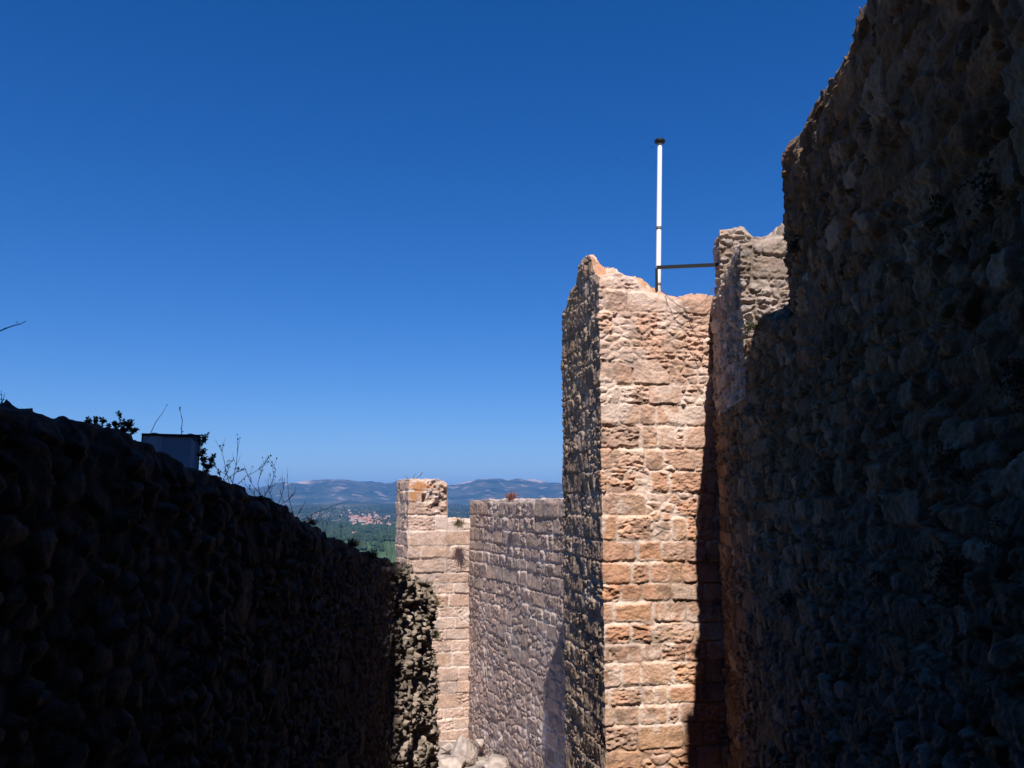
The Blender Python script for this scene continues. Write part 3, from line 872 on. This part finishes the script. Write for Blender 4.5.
# ------------------------------------------------------------------ plants
M_TWIG = plain('dry_twig', (0.10, 0.075, 0.055), 0.9, noise=0.3)
M_LEAF = plain('dull_leaf', (0.055, 0.075, 0.035), 0.8, noise=0.4)
M_STRAW = plain('dry_grass', (0.20, 0.15, 0.08), 0.9, noise=0.3)
M_OLIVE = plain('olive_grass', (0.09, 0.095, 0.04), 0.9, noise=0.3)
M_RUST = plain('red_dry_grass', (0.24, 0.10, 0.07), 0.9, noise=0.3)
M_BUD = plain('seed_head', (0.22, 0.10, 0.07), 0.9)

def leaf_quad(p_, d, size, rng):
    d = d.normalized(); s_ = d.orthogonal().normalized()
    s_ = (Matrix.Rotation(rng.uniform(0, 6.28), 3, d) @ s_)
    w = s_ * size * 0.22
    return [p_, p_ + d * size * 0.5 + w, p_ + d * size, p_ + d * size * 0.5 - w], [(0, 1, 2, 3)]

def stalk_plant(name, base, stems, label, cat, group=None, rad=0.003, leaf=None, leaf_n=0, leaf_size=0.03, bud=0, seed=0, twigs=0, mat=None):
    """stems: list of polylines given in pixels at a depth -> world points"""
    rng = random.Random(seed)
    root = empty(name, tuple(base))
    tag(root, label, cat, group)
    B = Vector(base)
    parts = []; lv = []; bd_ = []
    for pl in stems:
        P_ = [Vector(q) - B for q in pl]
        # smooth subdivision
        Q = []
        for i in range(len(P_) - 1):
            for t in (0, 0.5):
                Q.append(P_[i].lerp(P_[i + 1], t) + Vector((rng.uniform(-1, 1), rng.uniform(-1, 1), rng.uniform(-1, 1))) * rad * 0.8)
        Q.append(P_[-1])
        rr = [rad * (1 - 0.65 * i / (len(Q) - 1)) for i in range(len(Q))]
        parts.append(tube(Q, rr, 5))
        for _ in range(twigs):
            i = rng.randrange(max(1, len(Q) // 3), len(Q) - 1)
            d = (Q[i + 1] - Q[i]).normalized() + Vector((rng.uniform(-1, 1), rng.uniform(-0.6, 0.6), rng.uniform(-0.2, 0.9))) * 0.9
            L_ = (Q[-1] - Q[0]).length * rng.uniform(0.12, 0.34)
            m_ = Q[i] + d.normalized() * L_ * 0.5 + Vector((0, 0, L_ * 0.06))
            e_ = Q[i] + d.normalized() * L_ + Vector((0, 0, L_ * 0.2))
            parts.append(tube([Q[i], m_, e_], [rad * 0.5, rad * 0.4, rad * 0.25], 4))
            if bud and rng.random() < 0.6: bd_.append(e_)
            for _l in range(leaf_n // 3):
                lv.append(leaf_quad(m_.lerp(e_, rng.random()), Vector((rng.uniform(-1, 1), rng.uniform(-1, 1), rng.uniform(-0.3, 1))), leaf_size * rng.uniform(0.6, 1.2), rng))
        for _ in range(leaf_n):
            i = rng.randrange(0, len(Q) - 1)
            lv.append(leaf_quad(Q[i].lerp(Q[i + 1], rng.random()), Vector((rng.uniform(-1, 1), rng.uniform(-1, 1), rng.uniform(-0.2, 1))), leaf_size * rng.uniform(0.6, 1.2), rng))
        if bud: bd_.append(Q[-1])
    v, f = merge(parts)
    link_mesh('stem', v, f, mat or M_TWIG, root)
    if lv and len(lv) <= 24:
        for v, f in lv: link_mesh('leaf', v, f, leaf or M_LEAF, root)
    elif lv:
        v, f = merge(lv); link_mesh('foliage', v, f, leaf or M_LEAF, root)
    if bd_:
        bs = []
        for p_ in bd_:
            r = rng.uniform(0.6, 1.2) * bud
            V = [p_ + Vector((0, 0, r * 1.5)), p_ + Vector((r, 0, 0)), p_ + Vector((0, r, 0)), p_ + Vector((-r, 0, 0)), p_ + Vector((0, -r, 0)), p_ + Vector((0, 0, -r * 1.2))]
            bs.append((V, [(0, 1, 2), (0, 2, 3), (0, 3, 4), (0, 4, 1), (5, 2, 1), (5, 3, 2), (5, 4, 3), (5, 1, 4)]))
        for v, f in bs: link_mesh('seed_head', v, f, M_BUD, root)
    return root

def tuft(name, base, R_, n, label, cat, mat, group=None, droop=0.3, out=Vector((0, 0, 1)), width=0.004, seed=0):
    rng = random.Random(seed)
    V = []; Fc = []
    out = Vector(out).normalized()
    for i in range(n):
        d = (out + Vector((rng.gauss(0, 0.55), rng.gauss(0, 0.55), rng.gauss(0, 0.45)))).normalized()
        L_ = R_ * rng.uniform(0.45, 1.0)
        o_ = Vector((rng.gauss(0, 0.14), rng.gauss(0, 0.14), rng.gauss(0, 0.10))) * R_
        side = d.orthogonal().normalized(); side = Matrix.Rotation(rng.uniform(0, 6.28), 3, d) @ side
        k = len(V)
        for t, w in ((0, 1), (0.5, 0.8), (1.0, 0.1)):
            p_ = o_ + d * L_ * t + Vector((0, 0, -droop * L_ * t * t))
            V += [p_ + side * width * w, p_ - side * width * w]
        Fc += [(k, k + 1, k + 3, k + 2), (k + 2, k + 3, k + 5, k + 4)]
    o = link_mesh(name, V, Fc, mat)
    o.location = tuple(base)
    tag(o, label, cat, group)
    return o

def pxs(lst, Y): return [at(x, y, Y) for x, y in lst]

# left wall plants (depth follows the wall top)
G1 = 'wild plants on top of the left wall'
stalk_plant('shrub', at(122, 446, 4.1), [pxs([(122, 446), (118, 434), (114, 422)], 4.1), pxs([(122, 446), (126, 432), (131, 424)], 4.1), pxs([(122, 446), (123, 430), (119, 414)], 4.1), pxs([(122, 446), (112, 436), (108, 428)], 4.1), pxs([(122, 446), (130, 436), (136, 430)], 4.1)],
    'dense small leafy shrub immediately left of the metal box', 'shrub', G1, 0.0024, leaf_n=85, leaf_size=0.017, seed=1, twigs=7)
stalk_plant('shrub', at(94, 436, 3.7), [pxs([(94, 438), (90, 426), (86, 420)], 3.7), pxs([(94, 438), (96, 424), (95, 417)], 3.7), pxs([(94, 438), (101, 428), (104, 421)], 3.7)],
    'low leafy shrub, second to the left from the metal box', 'shrub', G1, 0.0020, leaf_n=60, leaf_size=0.015, seed=2, twigs=6)
stalk_plant('weed', at(148, 438, 4.9), [pxs([(148, 438), (156, 422), (163, 412), (167, 405)], 4.9)], 'thin leaning stalk with a bud rising behind the left part of the metal box', 'weed', G1, 0.0022, bud=0.004, seed=3)
stalk_plant('weed', at(182, 436, 4.95), [pxs([(182, 436), (182, 420), (180, 408)], 4.95)], 'short upright stalk with reddish buds rising behind the right part of the metal box', 'weed', G1, 0.0025, bud=0.006, seed=4, leaf_n=6, leaf_size=0.014, leaf=M_BUD)
stalk_plant('shrub', at(207, 476, 4.2), [pxs([(207, 476), (204, 464), (200, 452)], 4.2), pxs([(207, 476), (210, 464), (214, 456)], 4.2), pxs([(205, 476), (202, 455), (200, 440)], 4.2)],
    'dark leafy shrub at the right foot of the metal box', 'shrub', G1, 0.0022, leaf_n=75, leaf_size=0.017, seed=5, twigs=7)
stalk_plant('thorn_bush', at(236, 488, 4.6), [pxs([(230, 486), (226, 470), (222, 452), (220, 446)], 4.6), pxs([(232, 486), (236, 466), (238, 450), (240, 438)], 4.6), pxs([(234, 488), (246, 476), (258, 470), (268, 462)], 4.6), pxs([(236, 488), (228, 476), (218, 470)], 4.6)],
    'bare bush with tiny red buds just right of the leafy shrub beside the metal box', 'bush', G1, 0.0020, bud=0.0048, seed=6, twigs=4)
stalk_plant('thorn_bush', at(262, 498, 4.9), [pxs([(262, 500), (258, 484), (262, 468), (266, 461)], 4.9), pxs([(262, 500), (272, 484), (276, 470), (272, 462)], 4.9), pxs([(264, 500), (252, 484), (246, 470)], 4.9), pxs([(262, 500), (268, 490), (280, 480)], 4.9), pxs([(258, 500), (250, 490), (242, 482)], 4.9)],
    'dense bare twiggy bush in the middle of the wall top, left of the tall twig', 'bush', G1, 0.0020, bud=0.0040, seed=7, twigs=7)
stalk_plant('weed', at(292, 516, 5.6), [pxs([(294, 516), (289, 500), (288, 486), (287, 474)], 5.6), pxs([(294, 516), (284, 502), (280, 492)], 5.6), pxs([(296, 518), (302, 508), (306, 500)], 5.6)],
    'tall upright bare twig standing against the mountains', 'weed', G1, 0.0022, seed=8, twigs=2)
stalk_plant('branch', at(305, 522, 6.0), [pxs([(302, 520), (318, 512), (338, 504), (351, 501), (358, 503)], 6.0)], 'long thin arching twig reaching right across the mountains', 'weed', G1, 0.0020, seed=9)
stalk_plant('weed', at(325, 532, 6.6), [pxs([(324, 534), (322, 520), (320, 508)], 6.6), pxs([(324, 534), (330, 516), (333, 508)], 6.6)], 'pair of faint thin twigs in front of the valley', 'weed', G1, 0.0020, seed=10, twigs=3)
stalk_plant('weed', at(341, 540, 7.4), [pxs([(341, 542), (341, 526), (340, 516)], 7.4)], 'single straight twig with a dark head in front of the valley', 'weed', G1, 0.0026, bud=0.007, seed=11, twigs=1)
stalk_plant('thorn_bush', at(388, 562, 10.4), [pxs([(388, 564), (386, 548), (383, 536)], 10.4), pxs([(390, 564), (393, 548), (398, 540), (399, 528)], 10.4), pxs([(388, 564), (391, 550), (390, 538)], 10.4)],
    'brownish bare bush at the low end of the wall top, left of the end tower', 'bush', G1, 0.0032, seed=12, twigs=5)
stalk_plant('thorn_bush', at(276, 508, 5.1), [pxs([(276, 508), (270, 494), (268, 482), (270, 474)], 5.1), pxs([(276, 508), (282, 496), (284, 484), (281, 478)], 5.1), pxs([(276, 508), (288, 500), (296, 492)], 5.1), pxs([(276, 508), (266, 500), (258, 490)], 5.1)],
    'low tangled bare bush at the foot of the tall upright twig', 'bush', G1, 0.0019, bud=0.003, seed=41, twigs=7)
stalk_plant('thorn_bush', at(222, 482, 4.3), [pxs([(222, 482), (218, 470), (213, 462)], 4.3), pxs([(222, 482), (228, 470), (230, 460)], 4.3), pxs([(222, 482), (234, 474), (242, 470)], 4.3)],
    'short scrubby bush between the leafy shrub and the red-budded bush', 'bush', G1, 0.0018, leaf_n=26, leaf_size=0.010, seed=42, twigs=6)
tuft('grass_tuft', at(311, 524, 5.9), 0.085, 90, 'dark grass tuft on the wall top at the foot of the arching twig', 'plant', M_TWIG, G1, 0.2, (0, 0, 1), 0.002, seed=43)
tuft('grass_tuft', at(352, 546, 7.7), 0.13, 110, 'dark grass tuft on the wall top just right of the single straight twig', 'plant', M_TWIG, G1, 0.25, (0.2, 0, 1), 0.003, seed=44)
tuft('grass_tuft', at(373, 557, 9.2), 0.13, 110, 'dark grass tuft on the wall top just left of the brownish bare bush', 'plant', M_TWIG, G1, 0.25, (0, 0, 1), 0.003, seed=45)
stalk_plant('weed', at(2, 402, 2.5), [pxs([(1, 404), (2, 396), (1, 391)], 2.5), pxs([(1, 404), (4, 397), (5, 393)], 2.5)], 'tiny sprig on the wall top at the extreme left edge', 'weed', G1, 0.0012, leaf_n=6, leaf_size=0.008, seed=13)
stalk_plant('branch', at(-22, 345, 2.6), [pxs([(-40, 350), (-18, 336), (0, 332), (10, 327), (20, 324), (26, 321)], 2.6)], 'thin leafless branch tip poking in from the left edge against the sky', 'branch', None, 0.0026, leaf_n=3, leaf_size=0.02, seed=14)

# tufts at the sunlit end of the left wall
G2 = 'dry plants on the sunlit end of the left wall'
for k, (x, y, Y, R_, m_, lab) in enumerate([
    (424, 590, 12.55, 0.20, M_OLIVE, 'upper dry tuft on the sunlit end of the left wall'),
    (431, 604, 12.7, 0.22, M_STRAW, 'widest brown tuft sticking out from the sunlit end of the left wall'),
    (433, 636, 12.75, 0.16, M_OLIVE, 'lowest small green tuft on the sunlit end of the left wall')]):
    tuft('grass_tuft', at(x, y, Y), R_, 170, lab, 'plant', m_, G2, 0.1, (0.7, -0.4, 0.7), 0.0045, seed=20 + k)
tuft('grass_tuft', at(511, 499, 20.6), 0.26, 120, 'reddish dry tuft growing on the level top of the long coursed wall', 'plant', M_RUST, None, 0.1, (0, 0, 1), 0.007, seed=31)
tuft('grass_tuft', at(459, 524, 23.9), 0.34, 200, 'brown dry tuft on the pale ledge of the small end tower', 'plant', M_STRAW, None, 0.35, (0.1, -0.8, 0.5), 0.007, seed=32)
stalk_plant('weed', at(416, 479, 24.3), [pxs([(414, 481), (420, 476), (423, 472)], 24.3), pxs([(414, 481), (414, 477), (416, 474)], 24.3), pxs([(414, 481), (408, 479), (404, 475)], 24.3)],
    'few dry stalks on the square top of the small end tower', 'weed', None, 0.012, seed=33, twigs=2)
tuft('grass_tuft', at(757, 328, 9.55), 0.13, 150, 'small green tuft in the gap of the right wall below its sunlit stones', 'plant', M_OLIVE, None, 0.2, (-0.5, -0.6, 0.4), 0.004, seed=34)

# dark hanging wall plants
def leafy(b_, R_, lab, grp, seed):
    """straggling clump rooted in a joint: many fine stems with small leaves"""
    rng = random.Random(seed)
    root = empty('wall_plant', (b_[0], b_[1], b_[2])); tag(root, lab, 'plant', grp)
    st_ = []; lv = []
    for i in range(26):
        d = Vector((-0.8 + rng.gauss(0, 0.3), rng.gauss(0, 0.75), rng.gauss(-0.05, 0.6))).normalized()
        L_ = R_ * rng.uniform(0.5, 1.35)
        Q = [Vector((0.03, rng.gauss(0, R_ * 0.3), rng.gauss(0, R_ * 0.3)))]
        for t in (0.35, 0.7, 1.0):
            Q.append(Q[0] + d * L_ * t + Vector((0, 0, -0.45 * L_ * t * t)) + Vector((rng.gauss(0, 1), rng.gauss(0, 1), rng.gauss(0, 1))) * R_ * 0.04)
        st_.append(tube(Q, [0.0022, 0.0018, 0.0012, 0.0007], 4))
        for _ in range(16):
            j = rng.randrange(0, 3); p_ = Q[j].lerp(Q[j + 1], rng.random())
            lv.append(leaf_quad(p_, Vector((rng.uniform(-1, 0.3), rng.uniform(-1, 1), rng.uniform(-1, 1))), R_ * rng.uniform(0.10, 0.24), rng))
    v, f = merge(st_); link_mesh('stem', v, f, M_TWIG, root)
    v, f = merge(lv); link_mesh('foliage', v, f, M_DARKLEAF, root)
def on_right(x, y):
    d = ray(x, y); t = 1.66 / (d[0] - 0.1 * d[1]); return d * t
M_DARKLEAF = plain('dark_wall_leaf', (0.030, 0.040, 0.022), 0.9, noise=0.4)
G3 = 'dark plants rooted in the face of the right wall'
spots = [(795, 243, 0.11, 'dark tuft on the edge of the right wall beside its sunlit gap'),
         (938, 208, 0.10, 'rounded dark plant high on the right wall, left of the higher edge plant'),
         (990, 178, 0.12, 'dark plant near the right edge, highest of the wall plants'),
         (1016, 372, 0.10, 'dark plant cut by the right edge at mid height of the wall'),
         (958, 455, 0.12, 'dark bushy plant at mid height of the right wall, above the broadest plant'),
         (955, 572, 0.15, 'broadest dark plant low on the right wall'),
         (1003, 532, 0.09, 'small dark plant right of the broadest wall plant'),
         (880, 575, 0.09, 'small dark plant left of the broadest wall plant'),
         (790, 600, 0.14, 'faint dark plant low on the wall, nearest to the tower'),
         (748, 325, 0.12, 'dark sprig directly beneath the sunlit stones of the gap')]
for k, (x, y, R_, lab) in enumerate(spots):
    b_ = on_right(x, y)
    leafy(b_, R_, lab, G3, 50 + k)

# ------------------------------------------------------------------ birds
M_BIRD = plain('dark_feathers', (0.03, 0.028, 0.026), 0.8)
def bird(px, py, Y, span, lab, bank):
    V = []; Fc = []
    body, fb = lathe([(0.002, -0.20), (0.035, -0.12), (0.05, -0.02), (0.045, 0.06), (0.028, 0.12), (0.03, 0.15), (0.008, 0.20)], 10)
    body = [Vector((z, x, y)) * span for x, y, z in body]
    wing = []
    prof = [(0.0, -0.07, 0.07, 0.02), (0.18, -0.06, 0.09, 0.07), (0.36, -0.08, 0.05, 0.07), (0.52, -0.14, -0.10, 0.03)]
    for sgn in (1, -1):
        vv = []
        for yv, xa, xb, z in prof:
            for dz in (0.008, -0.008):
                vv += [Vector((xa, sgn * yv, z + dz)) * span, Vector((xb, sgn * yv, z + dz)) * span]
        ff = []
        for i in range(3):
            a = i * 4; b_ = a + 4
            ff += [(a, a + 1, b_ + 1, b_), (a + 2, b_ + 2, b_ + 3, a + 3), (a, b_, b_ + 2, a + 2), (a + 1, a + 3, b_ + 3, b_ + 1)]
        ff.append((12, 13, 15, 14))
        wing.append((vv, ff))
    tail = ([Vector(q) * span for q in ((-0.18, -0.02, 0), (-0.18, 0.02, 0), (-0.34, 0.05, 0), (-0.34, -0.05, 0), (-0.18, -0.02, 0.01), (-0.18, 0.02, 0.01), (-0.34, 0.05, 0.01), (-0.34, -0.05, 0.01))],
            [(3, 2, 1, 0), (4, 5, 6, 7), (0, 1, 5, 4), (1, 2, 6, 5), (2, 3, 7, 6), (3, 0, 4, 7)])
    v, f = merge([(body, fb)] + wing + [tail])
    o = link_mesh('bird', v, f, M_BIRD)
    o.location = tuple(at(px, py, Y)); o.rotation_euler = (bank, 0.1, math.radians(75))
    tag(o, lab, 'bird', 'birds circling by the pole')
bird(652, 147, 110, 0.62, 'tiny dark flying bird closest to the cap of the white pole', 0.25)
bird(617, 159, 140, 0.60, 'tiny dark flying bird farther left and lower in the open sky', -0.2)

# ------------------------------------------------------------------ far valley: houses and woods
def ground_hit(px, py):
    d = ray(px, py); d = d / d[1]
    Ys = np.geomspace(700, 18000, 3000)
    tz = terrain_z(d[0] * Ys, Ys)
    below = d[2] * Ys < tz
    i = np.argmax(below)
    return np.array([d[0] * Ys[i], Ys[i], tz[i]])
M_ROOF = plain('terracotta_roof', (0.42, 0.17, 0.11), 0.9, noise=0.2, nscale=0.2)
M_WALLW = plain('cream_render', (0.62, 0.55, 0.47), 0.9)
M_WHITEH = plain('white_shed', (0.78, 0.76, 0.74), 0.8)
M_YEL = plain('ochre_render', (0.66, 0.50, 0.28), 0.8)
M_WIN = plain('dark_window', (0.03, 0.035, 0.045), 0.3)
def house_mesh(w, d, h, rh, wallm, roofm):
    e = 0.5
    V = [(-w / 2, -d / 2, -6), (w / 2, -d / 2, -6), (w / 2, d / 2, -6), (-w / 2, d / 2, -6), (-w / 2, -d / 2, h), (w / 2, -d / 2, h), (w / 2, d / 2, h), (-w / 2, d / 2, h), (-w / 2, 0, h + rh), (w / 2, 0, h + rh)]
    Fc = [(0, 1, 5, 4), (1, 2, 6, 9, 5), (2, 3, 7, 6), (3, 0, 4, 8, 7)]
    fm = [0, 0, 0, 0]
    k = len(V)
    V += [(-w / 2 - e, -d / 2 - e, h - 0.2), (w / 2 + e, -d / 2 - e, h - 0.2), (w / 2 + e, d / 2 + e, h - 0.2), (-w / 2 - e, d / 2 + e, h - 0.2), (-w / 2 - e, 0, h + rh + .3), (w / 2 + e, 0, h + rh + .3)]
    Fc += [(k, k + 1, k + 5, k + 4), (k + 2, k + 3, k + 4, k + 5), (k, k + 4, k + 3), (k + 1, k + 2, k + 5)]
    fm += [1, 1, 1, 1]
    # windows on the near side
    nw = max(2, int(w / 3.5))
    for i in range(nw):
        for zz in ([1.0, 4.0] if h > 5 else [1.0]):
            x = -w / 2 + (i + 0.5) * w / nw; q = len(V)
            V += [(x - 0.5, -d / 2 - 0.05, zz), (x + 0.5, -d / 2 - 0.05, zz), (x + 0.5, -d / 2 - 0.05, zz + 1.4), (x - 0.5, -d / 2 - 0.05, zz + 1.4)]
            Fc.append((q, q + 1, q + 2, q + 3)); fm.append(2)
    return V, Fc, fm
rng = random.Random(4)
protos = []
def house(px, py, w, d, h, rh, wm, lab, grp=None, rz=None):
    g = ground_hit(px, py)
    v, f, fm = house_mesh(w, d, h, rh, wm, M_ROOF)
    o = link_mesh('farmhouse', v, f, [wm, M_ROOF, M_WIN], None, False, fm)
    o.location = tuple(g + np.array([0, 0, 0.3])); o.rotation_euler = (0, 0, rng.uniform(-0.5, 0.5) if rz is None else rz)
    tag(o, lab, 'house', grp)
    return o
vill = None
vill_pts = []
for i in range(110):
    t = rng.random()
    x = rng.gauss(363, 13); y = 519 + rng.gauss(0, 3.0) + (x - 363) * 0.10
    if x < 340 or x > 395 or y > 527 or y < 512: continue
    vill_pts.append((x, y))
for i, (x, y) in enumerate(vill_pts):
    g = ground_hit(x, y)
    w = rng.uniform(12, 20); 
    if vill is None:
        v, f, fm = house_mesh(16, 11, 6.5, 3.4, M_WALLW, M_ROOF)
        vill = link_mesh('village_house', v, f, [M_WALLW, M_ROOF, M_WIN], None, False, fm); o = vill
    else:
        o = vill.copy(); COL.objects.link(o)
    o.location = tuple(g); o.rotation_euler = (0, 0, rng.uniform(-0.8, 0.8)); o.scale = (rng.uniform(0.9, 1.7), rng.uniform(0.8, 1.2), rng.uniform(0.8, 1.3))
    tag(o, 'tiny red-roofed house among the clustered houses of the distant village', 'house', 'red-roofed houses of the distant village')
house(309, 523, 34, 14, 9, 3, M_YEL, 'pale yellow house alone just above the dark wall, left of the valley')
house(355, 534, 34, 12, 6, 2, M_WHITEH, 'long low white building at the left end of the field edge', None, 0.1)
house(368, 532.5, 26, 12, 8, 2, M_WHITEH, 'brightest white building in the middle of the field edge', None, 0)
house(389, 537, 14, 9, 5, 2, M_WHITEH, 'small white hut at the right end of the green field, near the end tower', None, 0)
house(334, 534, 24, 12, 6, 2.5, M_WALLW, 'cream building half hidden behind the broken top of the left wall', None, 0)
house(350, 511, 30, 14, 8, 3, M_WALLW, 'lone cream farm above the village on the hillside', None, 0)

# far-off woods and hedges: rounded crowns, too many to count
def woods():
    rng2 = np.random.RandomState(7)
    V = []; Fc = []
    bands = [(285, 402, 527, 536, 260), (285, 402, 536, 538.5, 150), (300, 402, 540, 541.5, 40), (280, 402, 507, 527, 420), (440, 475, 505, 524, 160), (345, 380, 541, 552, 16)]
    for (x0, x1, y0, y1, n) in bands:
        for _ in range(n):
            g = ground_hit(rng2.uniform(x0, x1), rng2.uniform(y0, y1))
            for _c in range(rng2.randint(2, 5)):
                r = rng2.uniform(4, 9); c = g + np.array([rng2.normal() * 14, rng2.normal() * 10, r * 0.7])
                k = len(V); seg, ring = 7, 5
                for i in range(ring):
                    ph = math.pi * (i + 0.3) / (ring - 0.4)
                    for j in range(seg):
                        th = 2 * math.pi * (j + 0.5 * (i % 2)) / seg
                        rr = r * rng2.uniform(0.75, 1.2)
                        V.append((c[0] + rr * math.sin(ph) * math.cos(th), c[1] + rr * math.sin(ph) * math.sin(th), c[2] + rr * 1.1 * math.cos(ph)))
                for i in range(ring - 1):
                    for j in range(seg):
                        Fc.append((k + i * seg + j, k + (i + 1) * seg + j, k + (i + 1) * seg + (j + 1) % seg, k + i * seg + (j + 1) % seg))
                Fc.append(tuple(k + j for j in range(seg)))
    return link_mesh('far_woods', V, Fc, plain('far_foliage', (0.035, 0.055, 0.025), 1.0, noise=0.4, nscale=0.02, spec=0.0))
tag(woods(), 'dark woods and hedgerows scattered over the distant valley', 'woods', kind='stuff')

# ------------------------------------------------------------------ haze
hz = 33000.0
top = 900.0
v, f = boxm(-hz * 2.2, -hz * 2.2, -260, hz * 2.2, hz * 2.2, top)
haze = link_mesh('haze', v, f, None)
haze.data.materials.clear()
hm = bpy.data.materials.new('air'); hm.use_nodes = True
hn = hm.node_tree; hn.nodes.clear()
ho = hn.nodes.new('ShaderNodeOutputMaterial'); pv = hn.nodes.new('ShaderNodeVolumePrincipled')
pv.inputs['Color'].default_value = (0.15, 0.42, 1.0, 1)
pv.inputs['Density'].default_value = 4.0e-5
pv.inputs['Anisotropy'].default_value = 0.0
hn.links.new(pv.outputs[0], ho.inputs['Volume'])
haze.data.materials.append(hm)
tag(haze, kind='stuff', label='thin blue air between the viewer and the mountains', cat='haze')
